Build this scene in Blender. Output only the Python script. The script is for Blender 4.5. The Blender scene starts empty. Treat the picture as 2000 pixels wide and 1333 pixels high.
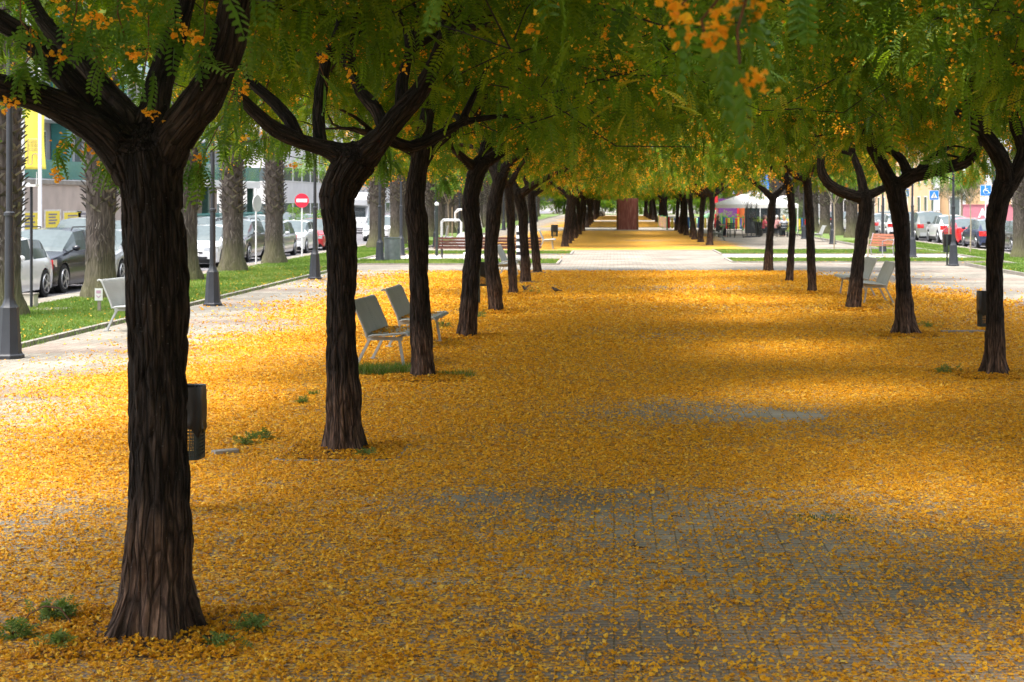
import bpy, math, random
import numpy as np
from mathutils import Vector, Matrix
R = math.radians
S = bpy.context.scene
# ---------------------------------------------------------------- camera, sky, sun, exposure
F, H0, VX, VY = 3153.0, 2.2, 1199.0, 395.0        # focal length and eye height measured from the photograph
cd = bpy.data.cameras.new('camera'); cam = bpy.data.objects.new('camera', cd); S.collection.objects.link(cam)
S.camera = cam
cam.location = (0, 0, H0); cam.rotation_euler = (R(90), 0, 0)
cd.sensor_width = 36; cd.lens = F / 2000 * 36
cd.shift_x = -(VX - 1000) / 2000; cd.shift_y = -(666.5 - VY) / 2000
cd.clip_start = 0.1; cd.clip_end = 2000
cd.dof.use_dof = True; cd.dof.focus_distance = 14; cd.dof.aperture_fstop = 6.3
W = bpy.data.worlds.new('World'); S.world = W; W.use_nodes = True
nt = W.node_tree; bg = nt.nodes['Background']
sky = nt.nodes.new('ShaderNodeTexSky'); sky.sky_type = 'NISHITA'; sky.sun_disc = False
SUN_EL, SUN_AZ = R(68), R(232)                     # from the left and behind the camera (clockwise from +Y)
sky.sun_elevation = SUN_EL; sky.sun_rotation = SUN_AZ
sky.dust_density = 5.0; sky.air_density = 0.8; sky.ozone_density = 0.6
hsv = nt.nodes.new('ShaderNodeHueSaturation'); hsv.inputs['Saturation'].default_value = .45   # thin white overcast
nt.links.new(sky.outputs[0], hsv.inputs['Color']); nt.links.new(hsv.outputs[0], bg.inputs[0]); bg.inputs[1].default_value = 0.15
sl = bpy.data.lights.new('sun', 'SUN'); sun = bpy.data.objects.new('sun', sl); S.collection.objects.link(sun)
sl.energy = .85; sl.angle = R(20); sl.color = (1, .95, .87)
sd = Vector((math.sin(SUN_AZ) * math.cos(SUN_EL), math.cos(SUN_AZ) * math.cos(SUN_EL), math.sin(SUN_EL)))
sun.rotation_euler = sd.to_track_quat('Z', 'Y').to_euler(); sun.location = (0, -20, 40)
S.view_settings.view_transform = 'Standard'; S.view_settings.look = 'None'
S.view_settings.exposure = 1.9; S.view_settings.gamma = 1
S.cycles.use_denoising = True
S.cycles.max_bounces = 7; S.cycles.diffuse_bounces = 4; S.cycles.transmission_bounces = 4; S.cycles.transparent_max_bounces = 6
S.cycles.sample_clamp_indirect = 8
random.seed(7); rng = np.random.default_rng(7)

# ---------------------------------------------------------------- helpers
def G(px, py, z=0.0):
    Y = F * (H0 - z) / (py - VY); return ((px - VX) * Y / F, Y)
def At(px, py, Y):
    return ((px - VX) * Y / F, Y, H0 + (VY - py) * Y / F)
def link(o, parent=None):
    S.collection.objects.link(o)
    if parent: o.parent = parent
    return o
def tag(o, label=None, cat=None, group=None, kind=None):
    for k, v in (('label', label), ('category', cat), ('group', group), ('kind', kind)):
        if v: o[k] = v
    return o
def thing(name, label, cat, loc=(0, 0, 0), rz=0, group=None):
    o = link(bpy.data.objects.new(name, None)); o.empty_display_size = .2
    o.location = loc; o.rotation_euler = (0, 0, rz)
    return tag(o, label, cat, group)
def copy_tree(o, parent=None):
    c = link(o.copy(), parent)
    for ch in list(o.children): copy_tree(ch, c)
    return c
def dup(o, loc, rz, label, group=None, sc=None):
    c = copy_tree(o); c.location = loc; c.rotation_euler = (0, 0, rz)
    c['label'] = label
    if group: c['group'] = group
    if sc is not None: c.scale = (sc, sc, sc)
    return c
ORD = ['first', 'second', 'third', 'fourth', 'fifth', 'sixth', 'seventh', 'eighth', 'ninth', 'tenth', 'eleventh', 'twelfth',
       'thirteenth', 'fourteenth', 'fifteenth', 'sixteenth', 'seventeenth', 'eighteenth', 'nineteenth', 'twentieth',
       'twenty-first', 'twenty-second', 'twenty-third', 'twenty-fourth', 'twenty-fifth', 'twenty-sixth', 'twenty-seventh', 'twenty-eighth']

def nmesh(name, V, Fq, mats, mi=None, smooth=False, attrs=None, fattrs=None):
    """mesh from an (N,3) array and an (M,k) face array"""
    me = bpy.data.meshes.new(name); V = np.asarray(V, np.float32); Fq = np.asarray(Fq, np.int32); k = Fq.shape[1]
    me.vertices.add(len(V)); me.vertices.foreach_set('co', V.ravel())
    me.loops.add(Fq.size); me.loops.foreach_set('vertex_index', Fq.ravel())
    me.polygons.add(len(Fq)); me.polygons.foreach_set('loop_start', np.arange(0, Fq.size, k, dtype=np.int32))
    if mi is not None: me.polygons.foreach_set('material_index', np.asarray(mi, np.int32))
    for m in mats: me.materials.append(m)
    me.update(calc_edges=True)
    me.polygons.foreach_set('use_smooth', np.full(len(Fq), smooth))
    for n, a in (attrs or {}).items():
        at = me.attributes.new(n, 'FLOAT' if a.ndim == 1 else 'FLOAT_VECTOR', 'POINT')
        at.data.foreach_set('value' if a.ndim == 1 else 'vector', np.asarray(a, np.float32).ravel())
    for n, a in (fattrs or {}).items():
        at = me.attributes.new(n, 'FLOAT', 'FACE'); at.data.foreach_set('value', np.asarray(a, np.float32))
    return me

class MB:
    """collects simple shapes, builds them as one mesh object"""
    def __init__(s): s.v = []; s.f = []; s.m = []; s.mi = 0
    def add(s, vs, fs, mi=None):
        b = len(s.v); s.v += [tuple(p) for p in vs]; s.f += [tuple(b + i for i in f) for f in fs]
        s.m += [s.mi if mi is None else mi] * len(fs); return s
    def box(s, c, d, rz=0, mi=None, rx=0, ry=0, taper=1.0):
        x, y, z = [q / 2 for q in d]; M = Matrix.Rotation(rz, 3, 'Z') @ Matrix.Rotation(ry, 3, 'Y') @ Matrix.Rotation(rx, 3, 'X')
        vs = [Vector(c) + M @ Vector((i * x * (taper if k > 0 else 1), j * y * (taper if k > 0 else 1), k * z)) for k in (-1, 1) for j in (-1, 1) for i in (-1, 1)]
        return s.add(vs, [(0, 2, 3, 1), (4, 5, 7, 6), (0, 1, 5, 4), (2, 6, 7, 3), (0, 4, 6, 2), (1, 3, 7, 5)], mi)
    def bx(s, x0, x1, y0, y1, z0, z1, mi=None):
        return s.box(((x0 + x1) / 2, (y0 + y1) / 2, (z0 + z1) / 2), (x1 - x0, y1 - y0, z1 - z0), mi=mi)
    def tube(s, pts, r, n=8, mi=None, cap=True, flat=1.0):
        pts = [Vector(p) for p in pts]; rs = r if isinstance(r, (list, tuple)) else [r] * len(pts)
        vs = []; u = None
        for i, p in enumerate(pts):
            d = (pts[min(i + 1, len(pts) - 1)] - pts[max(i - 1, 0)]).normalized()
            if u is None: u = d.orthogonal().normalized()
            u = (u - d * u.dot(d)).normalized(); w = d.cross(u)
            for k in range(n):
                a = 2 * math.pi * k / n; vs.append(p + (u * math.cos(a) + w * math.sin(a) * flat) * rs[i])
        fs = [(i * n + k, i * n + (k + 1) % n, (i + 1) * n + (k + 1) % n, (i + 1) * n + k) for i in range(len(pts) - 1) for k in range(n)]
        if cap: fs += [tuple(range(n))[::-1], tuple((len(pts) - 1) * n + k for k in range(n))]
        return s.add(vs, fs, mi)
    def lathe(s, prof, n=16, c=(0, 0, 0), mi=None, rot=0, cap=True):
        vs = [(c[0] + r * math.cos(2 * math.pi * k / n + rot), c[1] + r * math.sin(2 * math.pi * k / n + rot), c[2] + z) for r, z in prof for k in range(n)]
        fs = [(i * n + k, i * n + (k + 1) % n, (i + 1) * n + (k + 1) % n, (i + 1) * n + k) for i in range(len(prof) - 1) for k in range(n)]
        if cap: fs += [tuple(range(n))[::-1], tuple((len(prof) - 1) * n + k for k in range(n))]
        return s.add(vs, fs, mi)
    def prism(s, poly, axis, a, b, mi=None):
        """polygon in the two other axes extruded from a to b along axis"""
        def P(p, q):
            return {'x': (q, p[0], p[1]), 'y': (p[0], q, p[1]), 'z': (p[0], p[1], q)}[axis]
        n = len(poly); vs = [P(p, a) for p in poly] + [P(p, b) for p in poly]
        return s.add(vs, [tuple(range(n))[::-1], tuple(range(n, 2 * n))] + [(i, (i + 1) % n, n + (i + 1) % n, n + i) for i in range(n)], mi)
    def sph(s, c, r, n=10, mi=None):
        r = r if isinstance(r, (tuple, list)) else (r, r, r); m = n // 2 + 1
        vs = [(c[0] + r[0] * math.sin(math.pi * i / m) * math.cos(2 * math.pi * k / n), c[1] + r[1] * math.sin(math.pi * i / m) * math.sin(2 * math.pi * k / n), c[2] + r[2] * math.cos(math.pi * i / m)) for i in range(1, m) for k in range(n)]
        b = len(vs); vs += [(c[0], c[1], c[2] + r[2]), (c[0], c[1], c[2] - r[2])]
        fs = [(i * n + k, (i + 1) * n + k, (i + 1) * n + (k + 1) % n, i * n + (k + 1) % n) for i in range(m - 2) for k in range(n)]
        fs += [(b, k, (k + 1) % n) for k in range(n)] + [(b + 1, (m - 2) * n + (k + 1) % n, (m - 2) * n + k) for k in range(n)]
        return s.add(vs, fs, mi)
    def build(s, name, mats, parent=None, smooth=None, bevel=0, label=None):
        me = bpy.data.meshes.new(name); me.from_pydata(s.v, [], s.f)
        for m in (mats if isinstance(mats, (list, tuple)) else [mats]): me.materials.append(m)
        me.polygons.foreach_set('material_index', s.m)
        me.validate(); me.update()
        if smooth:
            me.polygons.foreach_set('use_smooth', [True] * len(me.polygons)); me.set_sharp_from_angle(angle=R(smooth))
        o = link(bpy.data.objects.new(name, me), parent)
        if bevel:
            b = o.modifiers.new('bevel', 'BEVEL'); b.width = bevel; b.segments = 2; b.limit_method = 'ANGLE'
        if label: o['label'] = label
        return o

def vnoise(P, seed=0):
    """vectorised value noise, about -1..1"""
    P = np.asarray(P, np.float64); I = np.floor(P).astype(np.int64); f = P - I; f = f * f * (3 - 2 * f)
    def h(i, j, k):
        n = (i * 374761393 + j * 668265263 + k * 2147483647 * 7 + seed * 144269) & 0xffffffff
        n = ((n ^ (n >> 13)) * 1274126177) & 0xffffffff; n = n ^ (n >> 16)
        return (n & 0xffff) / 32767.5 - 1
    i, j, k = I[:, 0], I[:, 1], I[:, 2]; x, y, z = f[:, 0], f[:, 1], f[:, 2]
    c = lambda a, b, t: a + (b - a) * t
    return c(c(c(h(i, j, k), h(i + 1, j, k), x), c(h(i, j + 1, k), h(i + 1, j + 1, k), x), y),
             c(c(h(i, j, k + 1), h(i + 1, j, k + 1), x), c(h(i, j + 1, k + 1), h(i + 1, j + 1, k + 1), x), y), z)
def fbm(P, seed=0, o=3):
    return sum(vnoise(np.asarray(P) * 2 ** i, seed + i) / 2 ** i for i in range(o))
def fbm2(x, y, s, seed=0, o=3):
    return fbm(np.stack([x * s, y * s, np.zeros_like(x) + .5], 1), seed, o)

# ---------------------------------------------------------------- materials
def newmat(name):
    m = bpy.data.materials.new(name); m.use_nodes = True; t = m.node_tree
    return m, t, t.nodes['Principled BSDF'], (lambda k: t.nodes.new('ShaderNode' + k)), t.links.new
def ramp(t, stops):
    r = t.nodes.new('ShaderNodeValToRGB'); e = r.color_ramp.elements
    while len(e) < len(stops): e.new(.5)
    for q, (p, c) in zip(e, stops): q.position = p; q.color = (*c, 1)
    return r
def mat(name, col, rough=.6, metal=0, var=.2, scale=6, bump=0, coat=0, fine=60, dirt=None):
    m, t, b, N, L = newmat(name)
    tc = N('TexCoord'); n1 = N('TexNoise'); n1.inputs['Scale'].default_value = scale; n1.inputs['Detail'].default_value = 6
    L(tc.outputs['Object'], n1.inputs['Vector'])
    lo = tuple(c * (1 - var) for c in col); hi = tuple(min(1, c * (1 + var)) for c in col)
    if dirt: r = ramp(t, [(.3, dirt), (.42, lo), (.7, hi)])
    else: r = ramp(t, [(.3, lo), (.7, hi)])
    L(n1.outputs['Fac'], r.inputs[0]); L(r.outputs[0], b.inputs['Base Color'])
    b.inputs['Roughness'].default_value = rough; b.inputs['Metallic'].default_value = metal
    b.inputs['Coat Weight'].default_value = coat; b.inputs['Coat Roughness'].default_value = .05
    if bump:
        n2 = N('TexNoise'); n2.inputs['Scale'].default_value = fine; n2.inputs['Detail'].default_value = 4
        L(tc.outputs['Object'], n2.inputs['Vector'])
        bp = N('Bump'); bp.inputs['Strength'].default_value = min(1, bump); bp.inputs['Distance'].default_value = .01
        L(n2.outputs['Fac'], bp.inputs['Height']); L(bp.outputs[0], b.inputs['Normal'])
    return m
def leafmat(name, stops, trans=.45, tcol=1.6):
    m, t, b, N, L = newmat(name)
    a = N('Attribute'); a.attribute_name = 'rnd'; r = ramp(t, stops); L(a.outputs['Fac'], r.inputs[0])
    d = N('BsdfPrincipled'); L(r.outputs[0], d.inputs['Base Color']); d.inputs['Roughness'].default_value = .55
    d.inputs['Specular IOR Level'].default_value = .3
    tr = N('BsdfTranslucent'); mx = N('Mix'); mx.data_type = 'RGBA'; mx.blend_type = 'MULTIPLY'; mx.inputs[0].default_value = 1
    L(r.outputs[0], mx.inputs[6]); mx.inputs[7].default_value = (tcol * 1.05, tcol, tcol * .5, 1); L(mx.outputs[2], tr.inputs[0])
    ms = N('MixShader'); ms.inputs[0].default_value = trans; L(d.outputs[0], ms.inputs[1]); L(tr.outputs[0], ms.inputs[2])
    out = [n for n in t.nodes if n.type == 'OUTPUT_MATERIAL'][0]; L(ms.outputs[0], out.inputs[0])
    t.nodes.remove(b); return m
M = {}
M['leaf'] = leafmat('tipu_leaf', [(0, (.04, .1, .007)), (.45, (.1, .19, .011)), (.8, (.2, .28, .016)), (1, (.38, .34, .03))], .52)
M['leaf_light'] = leafmat('sapling_leaf', [(0, (.09, .2, .02)), (1, (.2, .33, .05))])
M['weed'] = leafmat('weed_leaf', [(0, (.08, .15, .03)), (1, (.22, .3, .09))], .35)
M['leaf_grey'] = leafmat('olive_leaf', [(0, (.05, .08, .03)), (1, (.14, .18, .09))], .2)
M['leaf_spray'] = leafmat('spray_leaf', [(0, (.05, .12, .015)), (.6, (.09, .2, .025)), (1, (.17, .28, .04))], .45)  # separate leaf green for the hanging sprays
M['blossom_fresh'] = leafmat('fresh_blossom', [(0, (.85, .35, .01)), (1, (.97, .6, .05))], .4, 1.2)
M['blossom'] = leafmat('orange_blossom', [(0, (.72, .27, .01)), (.5, (.92, .49, .016)), (1, (.98, .7, .06))], .35, 1.2)
M['petal'] = leafmat('fallen_petal', [(0, (.09, .045, .01)), (.2, (.26, .11, .008)), (.5, (.6, .26, .006)), (.85, (.86, .46, .012)), (1, (.86, .6, .1))], .18, 1.0)
M['palm_frond'] = leafmat('palm_frond', [(0, (.05, .09, .02)), (1, (.12, .18, .05))], .3)
M['grass'] = leafmat('grass_blade', [(0, (.07, .14, .018)), (.6, (.15, .24, .04)), (1, (.34, .37, .12))], .35, 1.3)
M['dry'] = leafmat('dry_grass', [(0, (.28, .2, .1)), (1, (.5, .4, .22))], .3)
M['twig'] = mat('twig_bark', (.03, .024, .02), .9)
M['white_paint'] = mat('white_paint', (.78, .79, .8), .3, var=.03)
M['white_metal'] = mat('white_metal', (.72, .73, .73), .4, var=.06)
M['lamp_grey'] = mat('lamp_grey', (.024, .027, .034), .5, var=.15)
M['bench_grey'] = mat('bench_grey', (.36, .375, .365), .5, .1, var=.1, scale=4)
M['bench_green'] = mat('bench_green', (.13, .16, .14), .5, var=.15)
M['rust'] = mat('rusty_metal', (.13, .06, .03), .9, var=.4)
M['black'] = mat('black_plastic', (.015, .016, .017), .45, var=.2)
M['bin'] = mat('bin_metal', (.03, .04, .036), .5, .2, var=.2)
M['bag'] = mat('bin_bag', (.005, .005, .006), .38, var=.2)
M['wood'] = mat('stained_wood', (.11, .036, .022), .55, var=.25, scale=12)
M['wood_red'] = mat('orange_wood', (.3, .11, .06), .55, var=.2)
M['concrete'] = mat('kerb_concrete', (.27, .245, .21), .9, var=.2, scale=3, bump=.4)
M['soil'] = mat('pit_soil', (.1, .065, .04), .95, var=.4, scale=14, bump=.8)
M['glass'] = mat('car_glass', (.1, .13, .135), .12, var=.1)
M['glass_dark'] = mat('dark_glass', (.02, .03, .035), .06, var=.1, coat=1)
M['tyre'] = mat('tyre', (.012, .012, .012), .8)
M['rim'] = mat('rim', (.45, .46, .48), .3, .9)
M['lens'] = mat('headlight_lens', (.6, .63, .66), .08, .3, coat=1)
M['red_lens'] = mat('red_lens', (.6, .02, .02), .15, coat=1)
M['chrome'] = mat('chrome', (.7, .7, .7), .15, 1)
M['plate'] = mat('plate_white', (.75, .75, .72), .5, var=.03)
M['asphalt'] = mat('asphalt', (.16, .155, .165), .9, var=.15, scale=2, bump=.3)
M['marking'] = mat('road_marking', (.7, .7, .68), .7, var=.1)
M['skin'] = mat('skin', (.55, .32, .22), .55, var=.06)
for n, c in dict(red=(.55, .02, .03), yellow=(.85, .6, .04), blue=(.03, .11, .35), green=(.04, .3, .1), purple=(.12, .03, .16),
                 sign_red=(.65, .012, .04), sign_blue=(.02, .2, .6), orange=(.7, .16, .04), teal=(.07, .27, .26), mint=(.3, .62, .35)).items():
    M[n] = mat(n + '_paint', c, .4, var=.08)
# ---------------------------------------------------------------- litter density on the promenade (world x, y -> 0..1)
BARE = []                                           # (x, y, rx, ry, amount): thin places seen in the photograph
for px, py, rx, ry, a in [(1330, 800, 1.3, 1.1, .5), (1540, 812, .55, .35, .8), (1200, 985, 1.3, .7, .38), (1420, 1060, 1.4, .9, .34), (120, 1010, 1.0, 1.3, .22),
                          (60, 790, 1.2, 1.6, .35), (1650, 1170, .8, .5, .25), (1300, 1230, 1.0, .5, .18), (900, 975, .8, .35, .28), (1570, 840, .8, .8, .15),
                          (1290, 655, 2.3, 1.0, .25), (1350, 562, 3.2, 1.6, .42), (1080, 558, 2, .8, .15), (1500, 600, 2.2, .9, .3), (1950, 620, 2.5, 2.5, .25),
                          (1380, 480, 4, 1.2, .2), (1270, 470, 3, 2, .3), (640, 800, .5, .4, .2), (1060, 930, .6, .5, .12)]:
    x, y = G(px, py); BARE.append((x, y, rx, ry, a))
def litter(x, y):
    c = 1.26
    e = fbm2(x, y, .35, 5) * .8 + fbm2(x, y, 1.3, 9) * .25
    edge = lambda a: 1 / (1 + np.exp(-np.clip(a * 2.6, -30, 30)))
    across = edge((7.9 - (c - x) + e * 1.5) * .5) * edge(8.8 - (x - c) + e - np.clip((y - 24) * .12, 0, 3.6))
    beds = np.maximum.reduce([edge((51.7 - y) * 1.5 + e * .6), edge((y - 74.0) * 1.2 + e * .6) * edge((124.5 - y) * .8),
                              edge((y - 140) * .8) * edge((183 - y) * .6), edge((y - 195) * .6) * edge((262 - y) * .5)])
    d = across * beds
    base = .93 + .11 * fbm2(x, y, .9, 21) + .07 * fbm2(x, y, 3.1, 31)
    base = base - .07 * np.clip((12.5 - y) / 3, 0, 1)       # thinner in front, where people walk
    base = base - .09 * np.exp(-((x - 1.4) / 2.3) ** 2) * np.clip((13.8 - y) / 4, 0, 1) - .06 * np.exp(-((x - 1.5) / 1.8) ** 2)
    for bx_, by_, rx, ry, a in BARE:
        base = base - .88 * a * np.exp(-((x - bx_) / rx) ** 2 - ((y - by_) / ry) ** 2)
    sp = .10 * edge(8.6 - np.abs(x - c)) * edge((53.0 - y) * .8) * (.4 + .6 * np.clip(fbm2(x, y, .8, 3) + .4, 0, 1))   # scattered beyond the beds
    return np.clip(np.maximum(d * base, sp), 0, 1)

# ---------------------------------------------------------------- ground
def struct(name, mb, m, **k): return tag(mb.build(name, m, **k), kind='structure')
g = MB(); g.add([(-600, -60, -.13), (600, -60, -.13), (600, 1500, -.13), (-600, 1500, -.13)], [(0, 1, 2, 3)])
struct('ground', g, mat('ground_far', (.3, .28, .24), .95, var=.2, scale=.3))
for nm, x0, x1 in (('road', -23.5, -13.1), ('road', 17.3, 27.5)):
    g = MB(); g.add([(x0, -20, -.122), (x1, -20, -.122), (x1, 420, -.122), (x0, 420, -.122)], [(0, 1, 2, 3)]); struct(nm, g, M['asphalt'])
g = MB(); g.add([(-40, 118, -.126), (40, 118, -.126), (40, 119, -.126), (-40, 119, -.126)], [(0, 1, 2, 3)])
g = MB()
for k in range(60):
    for x in (-18.6, 22.2): g.add([(x - .06, k * 6, -.117), (x + .06, k * 6, -.117), (x + .06, k * 6 + 2.5, -.117), (x - .06, k * 6 + 2.5, -.117)], [(0, 1, 2, 3)])
for k in range(40):
    for x0, x1 in ((-15.4, -13.2), (17.5, 19.7)):
        y = 12 + k * 5.6; g.add([(x0, y, -.117), (x1, y, -.117), (x1, y + .1, -.117), (x0, y + .1, -.117)], [(0, 1, 2, 3)])
struct('road_marking', g, M['marking'])
# paving material: ribbed pavers laid lengthwise, petals trodden between them where 'litter' is high
def paving(name, use_litter=True):
    m, t, b, N, L = newmat(name)
    geo = N('NewGeometry'); sep = N('SeparateXYZ'); L(geo.outputs['Position'], sep.inputs[0])
    cmb = N('CombineXYZ'); L(sep.outputs[1], cmb.inputs[0]); L(sep.outputs[0], cmb.inputs[1])
    br = N('TexBrick'); L(cmb.outputs[0], br.inputs['Vector']); br.offset = .5
    for k, v in (('Scale', 1), ('Mortar Size', .006), ('Mortar Smooth', .3), ('Brick Width', .27), ('Row Height', .135), ('Bias', -.1)): br.inputs[k].default_value = v
    br.inputs['Color1'].default_value = (.33, .31, .265, 1); br.inputs['Color2'].default_value = (.26, .24, .205, 1); br.inputs['Mortar'].default_value = (.17, .145, .095, 1)
    wv = N('Math'); wv.operation = 'MULTIPLY'; wv.inputs[1].default_value = 2 * math.pi / .054; L(sep.outputs[1], wv.inputs[0])
    sn = N('Math'); sn.operation = 'SINE'; L(wv.outputs[0], sn.inputs[0])
    rb = N('MapRange'); L(sn.outputs[0], rb.inputs[0]); rb.inputs[1].default_value = -1; rb.inputs[2].default_value = -.2; rb.inputs[3].default_value = .55; rb.inputs[4].default_value = 1
    m1 = N('Mix'); m1.data_type = 'RGBA'; m1.blend_type = 'MULTIPLY'; m1.inputs[0].default_value = .8; L(br.outputs[0], m1.inputs[6]); L(rb.outputs[0], m1.inputs[7])
    # bands of pinkish pavers
    md = N('Math'); md.operation = 'PINGPONG'; md.inputs[1].default_value = 2.7; L(sep.outputs[1], md.inputs[0])
    gt = N('Math'); gt.operation = 'GREATER_THAN'; gt.inputs[1].default_value = 1.9; L(md.outputs[0], gt.inputs[0])
    m2 = N('Mix'); m2.data_type = 'RGBA'; m2.blend_type = 'MULTIPLY'; L(gt.outputs[0], m2.inputs[0]); L(m1.outputs[2], m2.inputs[6]); m2.inputs[7].default_value = (.93, .83, .82, 1)
    n0 = N('TexNoise'); n0.inputs['Scale'].default_value = .7; n0.inputs['Detail'].default_value = 8; L(geo.outputs['Position'], n0.inputs['Vector'])
    r0 = ramp(t, [(.3, (.62, .6, .56)), (.65, (1.15, 1.13, 1.08))]); L(n0.outputs['Fac'], r0.inputs[0])
    m3 = N('Mix'); m3.data_type = 'RGBA'; m3.blend_type = 'MULTIPLY'; m3.inputs[0].default_value = 1; L(m2.outputs[2], m3.inputs[6]); L(r0.outputs[0], m3.inputs[7])
    col = m3.outputs[2]
    if use_litter:
        at = N('Attribute'); at.attribute_name = 'litter'
        n1 = N('TexNoise'); n1.inputs['Scale'].default_value = 34; n1.inputs['Detail'].default_value = 3; n1.inputs['Roughness'].default_value = .6; L(geo.outputs['Position'], n1.inputs['Vector'])
        n3 = N('TexNoise'); n3.inputs['Scale'].default_value = 5; n3.inputs['Detail'].default_value = 2; L(geo.outputs['Position'], n3.inputs['Vector'])
        av = N('Mix'); av.data_type = 'FLOAT'; av.inputs[0].default_value = .3; L(n1.outputs['Fac'], av.inputs[2]); L(n3.outputs['Fac'], av.inputs[3])
        # noise sits around .5: cover where noise < threshold(litter)
        th = N('MapRange'); L(at.outputs['Fac'], th.inputs[0]); th.inputs[1].default_value = 0; th.inputs[2].default_value = 1; th.inputs[3].default_value = .30; th.inputs[4].default_value = .66
        sb = N('Math'); sb.operation = 'SUBTRACT'; L(th.outputs[0], sb.inputs[0]); L(av.outputs[0], sb.inputs[1])
        fc = N('MapRange'); L(sb.outputs[0], fc.inputs[0]); fc.inputs[1].default_value = -.01; fc.inputs[2].default_value = .03
        # gaps keep less litter where the joints are
        v1 = N('TexVoronoi'); v1.inputs['Scale'].default_value = 55; L(geo.outputs['Position'], v1.inputs['Vector'])
        vb = N('SeparateColor'); L(v1.outputs['Color'], vb.inputs[0])
        cr = ramp(t, [(0, (.09, .045, .01)), (.22, (.28, .12, .008)), (.5, (.6, .265, .005)), (.8, (.76, .38, .01)), (1, (.7, .47, .08))]); L(vb.outputs[0], cr.inputs[0])
        m4 = N('Mix'); m4.data_type = 'RGBA'; L(fc.outputs[0], m4.inputs[0]); L(col, m4.inputs[6]); L(cr.outputs[0], m4.inputs[7]); col = m4.outputs[2]
        bp = N('Bump'); bp.inputs['Strength'].default_value = .5; bp.inputs['Distance'].default_value = .012; L(v1.outputs['Distance'], bp.inputs['Height']); L(bp.outputs[0], b.inputs['Normal'])
    L(col, b.inputs['Base Color']); b.inputs['Roughness'].default_value = .85
    return m
PAVE = paving('ribbed_paving'); 
xs = np.arange(-8.9, 12.21, .2); ys = np.concatenate([np.arange(-12, 60, .2), np.arange(60, 281, .6)])
XX, YY = np.meshgrid(xs, ys); V = np.stack([XX.ravel(), YY.ravel(), np.zeros(XX.size)], 1)
nx, ny = len(xs), len(ys); ii, jj = np.meshgrid(np.arange(nx - 1), np.arange(ny - 1)); a0 = (jj * nx + ii).ravel()
Q = np.stack([a0, a0 + 1, a0 + nx + 1, a0 + nx], 1)
V[:, 2] = 0.006 * fbm2(V[:, 0], V[:, 1], .5, 77)
me = nmesh('promenade_paving', V, Q, [PAVE], smooth=True, attrs={'litter': litter(V[:, 0], V[:, 1]) * (.78 + .22 * np.clip((V[:, 1] - 9) / 11, 0, 1))})
tag(link(bpy.data.objects.new('promenade_paving', me)), kind='structure')
g = MB(); g.bx(-8.9, 12.2, -12, 281, -.129, -.02); struct('promenade_base', g, M['concrete'])
PLAIN = paving('plain_paving', False)
for x0, x1 in ((-13.1, -12.3), (16.5, 17.3), (-30, -23.5), (27.5, 40)):
    g = MB(); g.bx(x0, x1, -12, 400, -.128, .0); struct('pavement', g, PLAIN)
# lawns, each a low slab with its kerb
def grassmat():
    m, t, b, N, L = newmat('lawn'); geo = N('NewGeometry'); n = N('TexNoise'); n.inputs['Scale'].default_value = 1.3; n.inputs['Detail'].default_value = 9
    L(geo.outputs['Position'], n.inputs['Vector']); r = ramp(t, [(.3, (.055, .11, .018)), (.5, (.11, .19, .03)), (.7, (.24, .26, .09))]); L(n.outputs['Fac'], r.inputs[0])
    L(r.outputs[0], b.inputs['Base Color']); b.inputs['Roughness'].default_value = 1; return m
LM = grassmat()
LAWNS = [(-12.3, -9.0, -12, 54.0), (-12.3, -9.6, 54.0, 76), (-9.6, -1.95, 56.6, 60.9), (-9.6, -1.75, 67.2, 71.2), (-12.3, -9.0, 76, 281),
         (12.4, 16.5, -12, 57.0), (4.25, 14.2, 58.6, 62.3), (4.45, 14.2, 67.6, 73.4), (14.2, 16.5, 57, 76), (12.4, 16.5, 76, 281)]
for x0, x1, y0, y1 in LAWNS:
    g = MB(); g.bx(x0 + .1, x1 - .1, y0 + .1, y1 - .1, -.12, .035); struct('lawn', g, LM)
    g = MB()
    g.bx(x0, x0 + .1, y0, y1, -.12, .05); g.bx(x1 - .1, x1, y0, y1, -.12, .05)
    g.bx(x0 + .1, x1 - .1, y0, y0 + .1, -.12, .05); g.bx(x0 + .1, x1 - .1, y1 - .1, y1, -.12, .05)
    struct('kerb', g, M['concrete'])
g = MB(); g.bx(-9.58, -5.0, 61.0, 67.1, -.1, .008); g.bx(4.5, 14.1, 62.4, 67.5, -.1, .008)
struct('path', g, mat('pale_gravel', (.5, .46, .4), .95, var=.12, scale=5, bump=.4))
# grass blades
def blades(n, x0, x1, y0, y1, h, w, z=.03, cl=0):
    x = rng.uniform(x0, x1, n); y = rng.uniform(y0, y1, n); a = rng.uniform(0, 2 * np.pi, n); hh = h * rng.uniform(.5, 1.2, n)
    lx, ly = rng.normal(0, .35, n) * hh, rng.normal(0, .35, n) * hh; dx, dy = np.cos(a) * w / 2, np.sin(a) * w / 2
    P = np.stack([np.stack([x - dx, y - dy, np.full(n, z)], 1), np.stack([x + dx, y + dy, np.full(n, z)], 1),
                  np.stack([x + dx * .3 + lx, y + dy * .3 + ly, z + hh], 1), np.stack([x - dx * .3 + lx, y - dy * .3 + ly, z + hh], 1)], 1)
    return P.reshape(-1, 3)
Vs = []
for (x0, x1, y0, y1) in LAWNS:
    ya, yb = max(y0, 19), min(y1, 90)
    if yb <= ya: continue
    for s0 in np.arange(ya, yb, 8):
        s1 = min(s0 + 8, yb); ar = (x1 - x0 - .2) * (s1 - s0); den = 900 * min(1, 26 / s0) if x0 < 10 else 500 * min(1, 30 / s0)
        k = max(1, s0 / 26); Vs.append(blades(int(ar * den), x0 + .1, x1 - .1, s0, s1, .055, .012 * k))
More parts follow.
